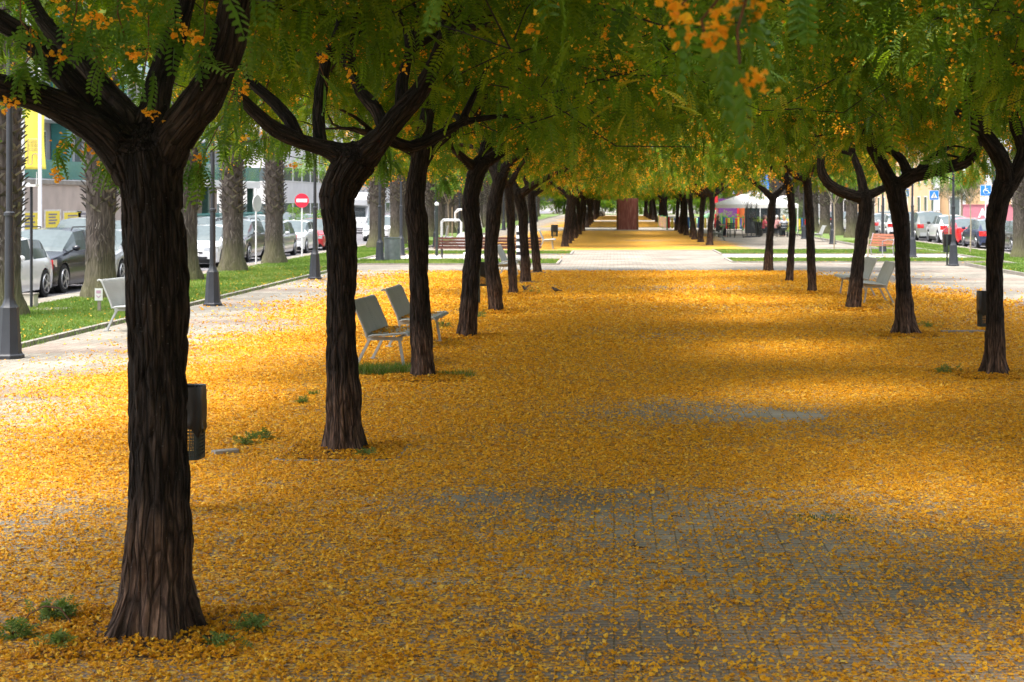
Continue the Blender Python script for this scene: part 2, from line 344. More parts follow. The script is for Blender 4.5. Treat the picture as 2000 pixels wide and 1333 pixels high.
Vs.append(blades(1600, -9.12, -8.85, 19, 54, .07, .012, .0))
V = np.concatenate(Vs); n = len(V) // 4
pt = np.clip(.45 + .35 * fbm2(V[::4, 0], V[::4, 1], .8, 4) + rng.normal(0, .2, n), 0, 1)
me = nmesh('grass', V, np.arange(n * 4).reshape(-1, 4), [M['grass']], fattrs={'rnd': pt})
tag(link(bpy.data.objects.new('grass', me)), 'short green lawn grass', 'grass', kind='stuff')

# ---------------------------------------------------------------- fallen blossoms: crumpled petals lying on the paving
def rotm(n, tilt=np.pi):
    """random rotations, tilt limited away from z"""
    a = rng.uniform(0, 2 * np.pi, n); b = rng.uniform(0, 2 * np.pi, n); t = rng.uniform(0, tilt, n)
    ax = np.stack([np.cos(b), np.sin(b), np.zeros(n)], 1); c, s = np.cos(t), np.sin(t)
    K = np.zeros((n, 3, 3)); K[:, 0, 1] = -ax[:, 2]; K[:, 0, 2] = ax[:, 1]; K[:, 1, 0] = ax[:, 2]; K[:, 1, 2] = -ax[:, 0]; K[:, 2, 0] = -ax[:, 1]; K[:, 2, 1] = ax[:, 0]
    T = np.eye(3)[None] + s[:, None, None] * K + (1 - c)[:, None, None] * (K @ K)
    Z = np.zeros((n, 3, 3)); Z[:, 0, 0] = np.cos(a); Z[:, 0, 1] = -np.sin(a); Z[:, 1, 0] = np.sin(a); Z[:, 1, 1] = np.cos(a); Z[:, 2, 2] = 1
    return T @ Z
def scatter(tv, tf, pos, Rm, sc, rnd, jit=0):
    n = len(pos); T = np.repeat(tv[None], n, 0)
    if jit: T = T + rng.normal(0, jit, T.shape)
    V = np.einsum('nij,nkj->nki', Rm, T) * sc[:, None, None] + pos[:, None, :]
    Fq = (tf[None] + (np.arange(n) * len(tv))[:, None, None]).reshape(-1, 4)
    return V.reshape(-1, 3), Fq, np.repeat(rnd, len(tf))
# a blossom: standard petal folded back, two wings; unit size
BL = np.array([(-.5, -.1, 0), (0, -.45, .1), (.5, -.05, .05), (0, .0, .32), (-.42, .42, .15), (.1, .55, .05), (.45, .3, .38), (-.1, -.2, .5), (.3, -.35, .42)])
BLF = np.array([(0, 1, 2, 3), (0, 3, 5, 4), (3, 2, 6, 5), (3, 1, 8, 7)])
DB = np.array([(-.5, -.2, 0), (.3, -.4, .12), (.55, .25, .02), (-.25, .4, .16)]); DBF = np.array([(0, 1, 2, 3)])
def strew(y0, y1, dens, size, tv, tf, rn, zup, jit=.06):
    hw0 = lambda y: (-1199 * y / F - .6, 801 * y / F + .6)
    x0, x1 = hw0(y1); x0 = max(x0, -8.8); x1 = min(x1, 12.1); n = int((x1 - x0) * (y1 - y0) * dens)
    x = rng.uniform(x0, x1, n); y = rng.uniform(y0, y1, n)
    keep = (x > -1199 * y / F - .5) & (x < 801 * y / F + .5); x, y = x[keep], y[keep]
    cl = np.clip(.5 + .9 * fbm2(x, y, 9, 55, 2), 0, 1)      # small drifts and clearings
    l = litter(x, y); keep = rng.uniform(0, 1, len(x)) < l ** 1.5 * (.38 + .9 * cl); x, y = x[keep], y[keep]; n = len(x)
    s = size * rng.uniform(.4, 1.4, n); z = .006 * fbm2(x, y, .5, 77) + rng.uniform(.001, zup, n)
    return scatter(tv, tf, np.stack([x, y, z], 1), rotm(n, .7), s, np.clip(rn(n), 0, 1), jit)
parts = []
for x0_, x1_, k_ in ((-12.2, -9.1, 1500), (12.5, 16.4, 900), (-9.5, -2, 500), (4.4, 14, 600)):
    yy = rng.uniform(19, 54, k_) if k_ > 800 else rng.uniform(57, 73, k_); xx_ = (x1_ - (x1_ - x0_) * rng.uniform(0, 1, k_) ** 2) if x0_ < -9.2 else rng.uniform(x0_, x1_, k_); parts.append(scatter(DB, DBF, np.stack([xx_, yy, np.full(k_, .06)], 1), rotm(k_, .7), .04 * rng.uniform(.6, 1.3, k_), np.clip(rng.normal(.5, .3, k_), 0, 1), .1))
yel = lambda n: rng.normal(.76, .13, n); old = lambda n: rng.choice([.12, .25, .38, .55, .66, .95], n, p=[.2, .27, .2, .2, .1, .03]) + rng.normal(0, .05, n)
for y0, y1 in ((6.6, 9), (9, 11), (11, 14), (14, 18), (18, 24), (24, 32), (32, 52)):
    q = 1 if y1 <= 14 else .75 if y1 <= 18 else .5 if y1 <= 24 else .3 if y1 <= 32 else .13; k = 1 if y1 <= 14 else 1.15 if y1 <= 18 else 1.35 if y1 <= 24 else 1.8 if y1 <= 32 else 2.5
    parts.append(strew(y0, y1, 1650 * q, .0205 * k, BL, BLF, yel, .008))
    parts.append(strew(y0, y1, 2100 * q, .0115 * k, DB, DBF, old, .004, .1))
o = 0; Vs, Fs, Rs = [], [], []
for v, f_, r_ in parts: Vs.append(v); Fs.append(f_ + o); Rs.append(r_); o += len(v)
me = nmesh('fallen_blossoms', np.concatenate(Vs), np.concatenate(Fs), [M['petal']], fattrs={'rnd': np.concatenate(Rs)})
tag(link(bpy.data.objects.new('fallen_blossoms', me)), 'carpet of fallen orange yellow blossoms covering the paving', 'fallen blossoms', kind='stuff')
# ---------------------------------------------------------------- trees
def barkmat():
    m, t, b, N, L = newmat('bark'); a = N('Attribute'); a.attribute_name = 'bark'
    n1 = N('TexNoise'); n1.inputs['Scale'].default_value = 34; n1.inputs['Detail'].default_value = 10; n1.inputs['Roughness'].default_value = .72; L(a.outputs['Vector'], n1.inputs['Vector'])
    n2 = N('TexNoise'); n2.inputs['Scale'].default_value = 3; n2.inputs['Detail'].default_value = 6; L(a.outputs['Vector'], n2.inputs['Vector'])
    c1 = ramp(t, [(.35, (.008, .007, .0065)), (.5, (.032, .028, .026)), (.6, (.07, .061, .055)), (.75, (.15, .135, .12))]); L(n1.outputs['Fac'], c1.inputs[0])
    c2 = ramp(t, [(.35, (.55, .5, .48)), (.65, (1.15, 1.0, .9))]); L(n2.outputs['Fac'], c2.inputs[0])
    mx = N('Mix'); mx.data_type = 'RGBA'; mx.blend_type = 'MULTIPLY'; mx.inputs[0].default_value = 1; L(c1.outputs[0], mx.inputs[6]); L(c2.outputs[0], mx.inputs[7])
    vo = N('TexVoronoi'); vo.feature = 'DISTANCE_TO_EDGE'; vo.inputs['Scale'].default_value = 38; L(a.outputs['Vector'], vo.inputs['Vector'])
    ck = N('MapRange'); ck.inputs[1].default_value = .0; ck.inputs[2].default_value = .16; ck.inputs[3].default_value = .22; ck.inputs[4].default_value = 1.1; L(vo.outputs['Distance'], ck.inputs[0])
    mc = N('Mix'); mc.data_type = 'RGBA'; mc.blend_type = 'MULTIPLY'; mc.inputs[0].default_value = .85; L(mx.outputs[2], mc.inputs[6]); L(ck.outputs[0], mc.inputs[7]); mx = mc
    # weathered brown foot of the trunk, darker above, pale lichen flecks
    at = N('Attribute'); at.attribute_name = 'foot'
    m2 = N('Mix'); m2.data_type = 'RGBA'; m2.blend_type = 'MULTIPLY'; m2.inputs[0].default_value = 1
    c3 = ramp(t, [(0, (.8, .73, .7)), (1, (2.7, 2.15, 1.8))]); L(at.outputs['Fac'], c3.inputs[0]); L(mx.outputs[2], m2.inputs[6]); L(c3.outputs[0], m2.inputs[7])
    geo = N('NewGeometry'); v = N('TexNoise'); v.inputs['Scale'].default_value = 110; v.inputs['Detail'].default_value = 1; L(geo.outputs['Position'], v.inputs['Vector'])
    fl = N('MapRange'); fl.inputs[1].default_value = .74; fl.inputs[2].default_value = .8; fl.inputs[4].default_value = .4; L(v.outputs['Fac'], fl.inputs[0])
    m3 = N('Mix'); m3.data_type = 'RGBA'; L(fl.outputs[0], m3.inputs[0]); L(m2.outputs[2], m3.inputs[6]); m3.inputs[7].default_value = (.3, .3, .27, 1)
    L(m3.outputs[2], b.inputs['Base Color']); b.inputs['Roughness'].default_value = .92; b.inputs['Specular IOR Level'].default_value = .25
    bp = N('Bump'); bp.inputs['Strength'].default_value = .9; bp.inputs['Distance'].default_value = .02; hs = N('Math'); hs.operation = 'ADD'; L(n1.outputs['Fac'], hs.inputs[0]); L(ck.outputs[0], hs.inputs[1]); L(hs.outputs[0], bp.inputs['Height']); L(bp.outputs[0], b.inputs['Normal'])
    return m
M['bark'] = barkmat()
def remeshed(mb, voxel, name='tmp'):
    me = bpy.data.meshes.new(name); me.from_pydata(mb.v, [], mb.f); o = bpy.data.objects.new(name, me); S.collection.objects.link(o)
    r = o.modifiers.new('r', 'REMESH'); r.mode = 'VOXEL'; r.voxel_size = voxel
    s = o.modifiers.new('s', 'SMOOTH'); s.iterations = 2; s.factor = .5
    dg = bpy.context.evaluated_depsgraph_get(); ev = o.evaluated_get(dg); m2 = bpy.data.meshes.new_from_object(ev)
    bpy.data.objects.remove(o); bpy.data.meshes.remove(me)
    return m2
def dense(ch, step=.12):
    """smooth a chain of (x,y,z,r) with Catmull-Rom"""
    P = [np.array(p, float) for p in ch]; out = []
    for i in range(len(P) - 1):
        a, b, c, d = P[max(i - 1, 0)], P[i], P[i + 1], P[min(i + 2, len(P) - 1)]
        n = max(2, int(np.linalg.norm(c[:3] - b[:3]) / step))
        for k in range(n):
            t = k / n; out.append(.5 * ((2 * b) + (c - a) * t + (2 * a - 5 * b + 4 * c - d) * t * t + (3 * b - 3 * c + d - a) * t ** 3))
    out.append(P[-1])
    for q in out: q[3] = max(q[3], .006)
    return out
def blob(chains, voxel, step=.12, n=12):
    mb = MB()
    for ch in chains:
        d = dense(ch, step); mb.tube([q[:3] for q in d], [float(q[3]) for q in d], n)
        for q in (d[0], d[-1]): mb.sph(tuple(q[:3]), float(q[3]) * .98, 10)
    return remeshed(mb, voxel)
def barkmesh(name, chains, voxel, amp=.016, flare=None):
    me = blob(chains, voxel, n=14); n = len(me.vertices); V = np.zeros(n * 3, np.float32); me.vertices.foreach_get('co', V); V = V.reshape(-1, 3).astype(float)
    Nn = np.zeros(n * 3, np.float32); me.vertices.foreach_get('normal', Nn); Nn = Nn.reshape(-1, 3)
    A, B, Rr, S0, CD, MR = [], [], [], [], [], []
    for ci_, ch in enumerate(chains):
        d = dense(ch, .15); s_ = ci_ * 3.7; cdv = np.array(d[-1][:3]) - np.array(d[0][:3]); cdv /= np.linalg.norm(cdv) + 1e-6
        for i in range(len(d) - 1): A.append(d[i][:3]); B.append(d[i + 1][:3]); Rr.append((d[i][3], d[i + 1][3])); S0.append(s_); MR.append(float(np.median([w_[3] for w_ in d]))); CD.append(cdv); s_ += float(np.linalg.norm(d[i + 1][:3] - d[i][:3]))
    A = np.array(A); B = np.array(B); D = B - A; LL = (D ** 2).sum(1) + 1e-9; best = np.full(n, 1e9); bc = np.zeros((n, 3)); rr = np.zeros(n)
    for i in range(len(A)):
        t = np.clip(((V - A[i]) @ D[i]) / LL[i], 0, 1); q = V - (A[i] + t[:, None] * D[i]); ri = Rr[i][0] + (Rr[i][1] - Rr[i][0]) * t; e = (q ** 2).sum(1) ** .5 - MR[i]
        k = e < best; best[k] = e[k]; bc[k] = q[k] / (np.linalg.norm(q[k], axis=1)[:, None] + 1e-6) * MR[i] + CD[i] * ((S0[i] + t[k] * LL[i] ** .5) * .1)[:, None]; rr[k] = ri[k]
    wq = bc + .009 * np.stack([vnoise(V * 9, 31), vnoise(V * 9, 32), vnoise(V * 9, 33)], 1); rid = 1.3 * np.abs(vnoise(wq * 24, 3)) ** .6 + .8 * np.abs(vnoise(wq * 47, 13)) ** .7 + .35 * vnoise(wq * 90, 8) - .9
    V2 = V + Nn * (rid * amp * np.clip(rr / .12, .2, 1.2))[:, None] + Nn * (vnoise(V * 4, 2) * np.clip(rr, 0, .15) * .12)[:, None]
    if flare:
        th = np.arctan2(V[:, 1] - flare[1], V[:, 0] - flare[0]); dr = np.stack([np.cos(th), np.sin(th), np.zeros(n)], 1); lobe = .45 + .55 * np.sin(th * flare[3] + flare[4] + 1.2 * vnoise(V * 3, 6)) + .1 * np.sin(th * (flare[3] * 2 + 1)); V2 = V2 + dr * (lobe * flare[2] * np.exp(-np.clip(V[:, 2], 0, 9) / .17))[:, None]
    me.vertices.foreach_set('co', V2.astype(np.float32).ravel())
    at = me.attributes.new('bark', 'FLOAT_VECTOR', 'POINT'); at.data.foreach_set('vector', bc.astype(np.float32).ravel())
    z = V[:, 2] + .12 * vnoise(V * 5, 11); at = me.attributes.new('foot', 'FLOAT', 'POINT'); at.data.foreach_set('value', np.clip(1 - (z - .3) / .45, 0, 1).astype(np.float32))
    me.materials.append(M['bark']); me.polygons.foreach_set('use_smooth', np.ones(len(me.polygons), bool)); me.name = name; me.update()
    return me
# compound leaf: rachis along +x, paired leaflets, slightly drooping
def leaf_template(pairs, L=.21, ll=.042, lw=.0085, two=True):
    v, f = [], []
    for i in range(pairs):
        x = L * (.16 + .8 * i / (pairs - 1)); z = -.35 * x * x / L; s = (.75 + .5 * math.sin(math.pi * (i + .8) / (pairs + .6)))
        for sg in (-1, 1):
            c, sn = math.cos(1.15), math.sin(1.15) * sg; l = ll * s; b = len(v)
            P = lambda u, w: (x + u * l * c - w * lw * sn, u * l * sn + w * lw * c, z - .25 * u * l + abs(w) * .003)
            if two: v += [P(0, 0), P(.28, .95), P(.72, .95), P(1, 0), P(.72, -.95), P(.28, -.95)]; f += [(b, b + 3, b + 2, b + 1), (b, b + 5, b + 4, b + 3)]
            else: v += [P(0, 0), P(.5, 1.15), P(1, 0), P(.5, -1.15)]; f += [(b, b + 1, b + 2, b + 3)]
    b = len(v); v += [(0, -.0012, 0), (L * .55, -.0012, -.1 * L), (L, 0.0012, -.34 * L), (0, .0012, 0)]; f += [(b, b + 1, b + 2, b + 3)]
    return np.array(v), np.array(f)
LT_N = leaf_template(8, ll=.04, lw=.0088); LT_M = leaf_template(7, ll=.045, lw=.0105, two=False); LT_F = leaf_template(4, .3, .085, .028, False); LT_H = leaf_template(7, .22, .042, .011)
FLW = np.array([(-.5, -.25, 0), (.1, -.5, .2), (.5, .1, .1), (-.1, .35, .1), (-.1, -.1, .1), (.2, -.1, .5), (0, .35, .55), (-.3, .2, .35)]); FLWF = np.array([(0, 1, 2, 3), (4, 5, 6, 7)])
def dirm(d, roll):
    """rotation matrices taking +x to d, rolled"""
    d = d / np.linalg.norm(d, axis=1)[:, None]; up = np.zeros_like(d); up[:, 2] = 1
    y = np.cross(up, d); ny_ = np.linalg.norm(y, axis=1)[:, None]; y = np.where(ny_ < 1e-3, np.array([[0, 1, 0.]]), y / np.maximum(ny_, 1e-3)); z = np.cross(d, y)
    c, s = np.cos(roll)[:, None], np.sin(roll)[:, None]; y2 = y * c + z * s; z2 = -y * s + z * c
    return np.stack([d, y2, z2], 2)
def foliage(name, C, rad, nl, tmpl, lsize=1.0, nfl=0, fper=12, fsize=.02, droop=.55, mats=None, lid=False):
    """clumps of compound leaves (C centres, rad radii) and panicles of blossoms"""
    n = len(C) * nl; ci = np.repeat(np.arange(len(C)), nl); d = rng.normal(0, 1, (n, 3)); d /= np.linalg.norm(d, axis=1)[:, None]
    r = rad[ci] * rng.uniform(.15, 1, n) ** .6; p = C[ci] + d * r[:, None] * np.array([1, 1, .75]); dd = d * .8 + rng.normal(0, .6, (n, 3)); dd[:, 2] -= droop * rng.uniform(-.9, 2.0, n)
    cr = rng.normal(0, .13, len(C))[ci]
    Vs, Fs, Rs, Ms = [], [], [], []; o = 0
    a, b, c = scatter(*tmpl, p, dirm(dd, rng.normal(0, .6, n)), lsize * rng.uniform(.7, 1.15, n), np.clip(.42 + cr + rng.normal(0, .17, n), 0, 1)); Vs.append(a); Fs.append(b); Rs.append(c); Ms.append(np.zeros(len(b))); o += len(a)
    if lid:  # extra top layer of coarse leaves, added to keep sun off the ground
        k = lid; a_ = rng.uniform(0, 2 * np.pi, k); q_ = rng.uniform(0, 1, k) ** .5; L_ = np.stack([3.5 * q_ * np.cos(a_), 3.5 * q_ * np.sin(a_), 5.6 - 1.5 * q_ ** 2.2], 1); pl = np.repeat(L_, 42, 0) + rng.normal(0, .38, (k * 42, 3)) * np.array([1, 1, .6])
        a, b, c = scatter(*LT_F, pl, dirm(rng.normal(0, 1, (k * 42, 3)) * np.array([1, 1, .5]), rng.normal(0, .6, k * 42)), 1.1 * rng.uniform(.7, 1.2, k * 42), np.clip(rng.normal(.45, .2, k * 42), 0, 1)); Vs.append(a); Fs.append(b + o); Rs.append(c); Ms.append(np.zeros(len(b))); o += len(a)
    if nfl:
        fc = rng.integers(0, len(C), nfl); q = rng.normal(0, 1, (nfl, 3)); q /= np.linalg.norm(q, axis=1)[:, None]; q[:, 2] = q[:, 2] * .7 - .1
        pc = C[fc] + q * (rad[fc] * rng.uniform(.7, 1.15, nfl))[:, None]; fi = np.repeat(np.arange(nfl), fper); n2 = len(fi)
        sz = rng.uniform(.5, 1.2, nfl)[fi]; pp = pc[fi] + rng.normal(0, 1, (n2, 3)) * (np.array([.04, .04, .05]) * fsize / .02) * sz[:, None]
        a, b, c = scatter(FLW, FLWF, pp, rotm(n2), fsize * rng.uniform(.8, 1.5, n2), np.clip(rng.normal(.45, .25, n2), 0, 1)); Vs.append(a); Fs.append(b + o); Rs.append(c); Ms.append(np.ones(len(b)))
    if lid:
        tw, tf_ = [], []
        for c_ in C:
            for j in range(2):
                s_ = np.array([c_[0] * .8, c_[1] * .8, c_[2] + .05]) + rng.normal(0, .25, 3); e_ = c_ + rng.normal(0, .25, 3); m_ = (s_ + e_) / 2 + rng.normal(0, .12, 3); u_ = np.cross(e_ - s_, rng.normal(0, 1, 3)); u_ /= np.linalg.norm(u_) + 1e-6; w_ = np.cross(e_ - s_, u_); w_ /= np.linalg.norm(w_) + 1e-6; b_ = len(tw) + o
                for uu in (u_, w_): tw += [s_ - uu * .006, s_ + uu * .006, m_ + uu * .005, m_ - uu * .005, e_ + uu * .003, e_ - uu * .003]; tf_ += [(b_, b_ + 1, b_ + 2, b_ + 3), (b_ + 3, b_ + 2, b_ + 4, b_ + 5)]; b_ += 6
        o0 = sum(map(len, Vs)); tf_ = np.array(tf_) - o + o0; Vs.append(np.array(tw)); Fs.append(tf_); Rs.append(np.full(len(tf_), .5)); Ms.append(np.full(len(tf_), 2))
    return nmesh(name, np.concatenate(Vs), np.concatenate(Fs), mats or [M['leaf'], M['blossom'], M['twig']], np.concatenate(Ms), fattrs={'rnd': np.concatenate(Rs)})
def crown_centres(n, Rx=3.9, zt=5.7, seed=0, zb=3.38, rim=.45, hollow=1.0):
    g_ = np.random.default_rng(seed); out = []
    while len(out) < n:
        a = g_.uniform(0, 2 * np.pi); rr = g_.uniform(0, 1) ** .5; Rl = Rx * (.9 + .13 * math.sin(a * 3 + seed) + .08 * math.sin(a * 7 + seed * 2))
        x, y = Rl * rr * math.cos(a), Rl * rr * math.sin(a); top = zt - 1.9 * rr ** 2.2 + .25 * math.sin(x * 2 + seed); bot = zb - rim * rr ** 2 + .34 * math.sin(x * 1.7 + y * 2.3 + seed) + .18 * math.sin(x * 3.1 - y * 1.9 + 2 * seed) + hollow * max(0, 1 - rr * Rl / 2.3)
        u = g_.uniform(0, 1); z = bot + .35 + (top - bot) * u ** 1.35
        out.append((x, y, z))
    return np.array(out)
NEARC = [foliage('crown', c := crown_centres(190, seed=s, zb=3.45, rim=.5, hollow=1.3), np.random.default_rng(s).uniform(.4, .62, 190), 56, LT_N, 1.0, 900, 14, .023, lid=115) for s in (1, 2, 3, 4)]
MIDC = [foliage('crown', crown_centres(150, seed=s, Rx=3.35), np.random.default_rng(s).uniform(.42, .68, 160), 50, LT_M, 1.15, 1800, 12, .03, lid=24) for s in (11, 12, 13)]
FARC = [foliage('crown', crown_centres(120, seed=s, zt=5.9, Rx=3.8), np.random.default_rng(s).uniform(.45, .75, 120), 32, LT_F, 1.25, 1000, 9, .048, lid=30) for s in (21, 22, 23)]

def P2W(ch, Y, dep=0.0, ext=None):
    out = []; n = len(ch)
    for i, (px, py, w) in enumerate(ch):
        Yi = Y + dep * (i / max(1, n - 1)); x, y, z = At(px, py, Yi); out.append([x, y, z, w / 2 * Yi / F])
    return out
def grow(limb, base, rr, k=3, r0=None):
    """side branches and an extension into the crown"""
    e = np.array(limb[-1]); p = np.array(limb[-2]); d = e[:3] - p[:3]; d /= np.linalg.norm(d) + 1e-6; out = []
    rad = e[:3] - base; rad[2] = 0; rad /= np.linalg.norm(rad) + 1e-6
    for j in range(k):
        q = e.copy(); ch = [q.copy()]; dj = d * .7 + rad * .4 + rr.normal(0, .5, 3); dj[2] = abs(dj[2]) * .5 + .25; dj /= np.linalg.norm(dj)
        for s in range(4):
            dj = dj + rr.normal(0, .25, 3); dj /= np.linalg.norm(dj); q = q.copy(); q[:3] += dj * rr.uniform(.25, .45); q[3] *= .66; ch.append(q)
        out.append(ch)
    return out
TREES = {}
def flowering(key, X, Y, trunk, limbs, label, group, voxel, crown, rz, roots=0, deps=None, crz=0.0, sc=(1, 1, 1)):
    rr = np.random.default_rng(abs(hash(key)) % 999 if not isinstance(key, str) else sum(map(ord, key)))
    t = thing('flowering_tree', label, 'tree', (X, Y, 0), 0, group)
    tr = P2W(trunk, Y); tr[0][2] = -.05; chains = [tr]; base = np.array([tr[0][0], Y, 0])
    for i, l in enumerate(limbs):
        d = deps[i] if deps else rr.uniform(-.9, .9)
        w = P2W(l, Y, d); chains.append(w); chains += grow(w, base, rr, 3)
    r0 = tr[1][3]; fl = (tr[0][0] - X, 0.0, r0 * {5: .42, 4: .35, 6: .95}.get(roots, .3), 5, rr.uniform(0, 6))
    for k in range(0):
        a = 2 * math.pi * k / roots + rr.uniform(-.3, .3); ca, sa = math.cos(a), math.sin(a); q = rr.uniform(1.35, 1.7)
        chains.append([[tr[0][0] + ca * r0 * .55, Y + sa * r0 * .55, .42, r0 * .38], [tr[0][0] + ca * r0 * .85, Y + sa * r0 * .85, .14, r0 * .34], [tr[0][0] + ca * r0 * q, Y + sa * r0 * q, -.03, r0 * .2]])
    for ch in chains:
        for p in ch: p[0] -= X; p[1] -= Y
    link(bpy.data.objects.new('trunk', barkmesh('trunk', chains, voxel, flare=fl)), t)
    if crown is not None:
        c = link(bpy.data.objects.new('crown', crown), t); c.rotation_euler = (0, 0, rz); c.scale = sc; c.location = (tr[-1][0] * .6, 0, 0)
    TREES[key] = t; return t
GL, GR = 'blossoming trees in the left row', 'blossoming trees in the right row'
YL = [8.25 + 6.0 * n for n in range(8)]; YR = {2: 20.5, 3: 26.7, 4: 33.0, 5: 39.0, 6: 45.0, 7: 51.4}
def XL(px, Y): return (px - VX) * Y / F
T = []
T.append(('l0', 305, YL[0], [(303, 1250, 175), (304, 1200, 150), (307, 1130, 131), (310, 1030, 118), (311, 850, 112), (308, 700, 110), (306, 560, 114), (304, 450, 111), (300, 380, 114), (294, 330, 116), (288, 300, 104)],
  [[(284, 355, 90), (232, 290, 76), (180, 243, 64), (110, 205, 54), (50, 183, 50), (-20, 165, 48), (-120, 120, 42)], [(275, 340, 90), (225, 262, 68), (165, 190, 52), (100, 120, 46), (40, 65, 42), (-30, 20, 38), (-110, -60, 32)],
   [(284, 320, 84), (255, 240, 60), (200, 170, 48), (150, 110, 38), (100, 60, 32), (60, 0, 28), (30, -80, 22)], [(292, 320, 84), (298, 235, 60), (312, 160, 50), (335, 90, 44), (360, 20, 38), (380, -80, 30)],
   [(308, 350, 92), (338, 272, 78), (380, 218, 74), (422, 150, 68), (446, 80, 64), (462, 0, 58), (480, -100, 48)]],
  'nearest and thickest tree at far left with five heavy limbs', .009, 0, [-.2, .1, .9, .7, -.2], 5))
T.append(('l1', 675, YL[1], [(675, 884, 78), (673, 830, 68), (670, 760, 61), (668, 650, 57), (667, 540, 56), (664, 440, 58), (662, 385, 68), (674, 345, 74), (692, 315, 78)],
  [[(690, 315, 58), (640, 292, 34), (590, 277, 30), (555, 262, 30), (520, 240, 27), (470, 190, 23), (430, 130, 20)], [(585, 277, 26), (565, 235, 25), (535, 200, 23), (490, 160, 19), (450, 110, 14)],
   [(628, 290, 28), (622, 230, 27), (628, 170, 24), (640, 110, 20)], [(700, 315, 66), (745, 270, 46), (780, 225, 42), (820, 180, 36), (850, 120, 28), (870, 60, 22)],
   [(755, 260, 30), (735, 215, 27), (705, 180, 24), (680, 130, 18)], [(785, 218, 28), (785, 160, 23), (800, 100, 18)], [(755, 270, 26), (800, 287, 22), (850, 268, 20), (900, 240, 16)]],
  'second left tree, its dark trunk swollen below the fork', .012, 1, [-.2, .5, .8, -.3, .6, .3, .5], 5))
T.append(('l2', 828, YL[2], [(828, 737, 46), (826, 695, 42), (822, 640, 40), (820, 560, 38), (816, 470, 38), (812, 400, 38), (815, 340, 36), (822, 290, 32)],
  [[(822, 295, 30), (835, 220, 26), (845, 150, 22), (850, 90, 16)], [(818, 330, 26), (850, 285, 20), (890, 255, 16), (930, 230, 12)], [(815, 300, 22), (780, 285, 16), (740, 270, 12)]],
  'slightly leaning tree in front of the two left benches', .015, 2, None, 4))
T.append(('l3', 912, YL[3], [(912, 661, 38), (915, 620, 35), (920, 540, 34), (925, 460, 33), (920, 400, 34), (928, 345, 34), (942, 318, 36)],
  [[(940, 320, 30), (985, 292, 23), (1020, 262, 18), (1050, 220, 14)], [(928, 330, 22), (895, 300, 16), (870, 270, 12)], [(940, 318, 26), (955, 260, 20), (950, 200, 14)]],
  'bent dark tree hiding part of a square litter bin, fourth of the left row', .022, 3, None, 4))
T.append(('l4', 968, YL[4], [(969, 613, 30), (966, 570, 28), (960, 500, 27), (963, 430, 27), (972, 370, 27), (978, 345, 28)],
  [[(975, 347, 26), (1000, 312, 18), (1035, 285, 14), (1070, 260, 10)], [(972, 350, 18), (950, 315, 12), (930, 290, 9)], [(976, 347, 18), (970, 300, 14), (985, 250, 10)]],
  'speckled tree with reddish foot, fifth of the left row, right of the litter bin', .025, 0, None, 3))
T.append(('l5', 1003, YL[5], [(1003, 579, 21), (1001, 540, 17), (998, 470, 16), (997, 400, 17), (993, 362, 18)],
  [[(993, 365, 15), (1010, 335, 10), (1030, 305, 8)], [(993, 365, 14), (975, 335, 10), (965, 300, 8)]], 'thin tree in front of the distant grey benches, sixth of the left row', .028, 1, None, 3))
T.append(('l6', 1027, YL[6], [(1027, 552, 22), (1026, 510, 18), (1023, 460, 18), (1020, 410, 20), (1012, 378, 24)],
  [[(1014, 382, 20), (1050, 357, 13), (1090, 337, 10), (1130, 322, 8)], [(1012, 378, 15), (1000, 350, 11), (985, 330, 8)]], 'tree with a wide low limb reaching right, seventh of the left row', .028, 2, None, 3))
T.append(('l7', 1048, YL[7], [(1050, 537, 18), (1047, 500, 16), (1041, 430, 15), (1038, 378, 15)], [[(1040, 382, 12), (1070, 362, 9), (1100, 345, 7)], [(1038, 380, 12), (1025, 350, 9), (1015, 330, 7)]],
  'straight tree at the edge of the paved crossing, last of the near left row', .03, 0, None, 3))
T.append(('r2', 1945, YR[2], [(1943, 735, 46), (1944, 695, 39), (1944, 600, 34), (1943, 500, 34), (1945, 430, 36), (1952, 390, 42), (1962, 362, 46)],
  [[(1962, 378, 36), (1962, 330, 33), (1942, 290, 33), (1915, 250, 30), (1895, 200, 25), (1885, 150, 20), (1900, 100, 16)], [(1965, 372, 36), (1990, 330, 33), (2000, 290, 29), (1986, 250, 26), (1985, 210, 24), (2010, 160, 20)],
   [(1925, 265, 22), (1885, 232, 17), (1850, 205, 12), (1820, 180, 9)]], 'nearest tree of the right row with a forked curving trunk, beside a black bin', .02, 1, [-.2, .3, .4], 6))
T.append(('r3', 1770, YR[3], [(1770, 657, 46), (1768, 625, 35), (1765, 560, 30), (1762, 470, 30), (1755, 400, 34), (1748, 362, 36)],
  [[(1745, 368, 30), (1718, 312, 26), (1700, 280, 24), (1690, 240, 20), (1695, 190, 16)], [(1750, 368, 30), (1780, 346, 28), (1830, 332, 26), (1880, 318, 24), (1905, 295, 20), (1915, 255, 16)],
   [(1775, 347, 22), (1760, 312, 18), (1735, 292, 16), (1700, 286, 14), (1670, 270, 10)], [(1778, 352, 18), (1800, 325, 13), (1830, 300, 9)]],
  'right row tree with spreading foot and a long limb arching right', .02, 2, [0, -.2, .4, .4], 6))
T.append(('r4', 1665, YR[4], [(1665, 606, 30), (1671, 565, 27), (1680, 480, 25), (1690, 420, 27), (1690, 385, 28)],
  [[(1688, 388, 24), (1650, 377, 22), (1615, 355, 20), (1602, 320, 16), (1610, 280, 12)], [(1688, 382, 20), (1680, 340, 16), (1665, 300, 12)], [(1692, 385, 20), (1720, 371, 16), (1750, 360, 14), (1790, 345, 10)]],
  'right-leaning tree in front of the two right benches', .024, 3, [0, .3, .2], 4))
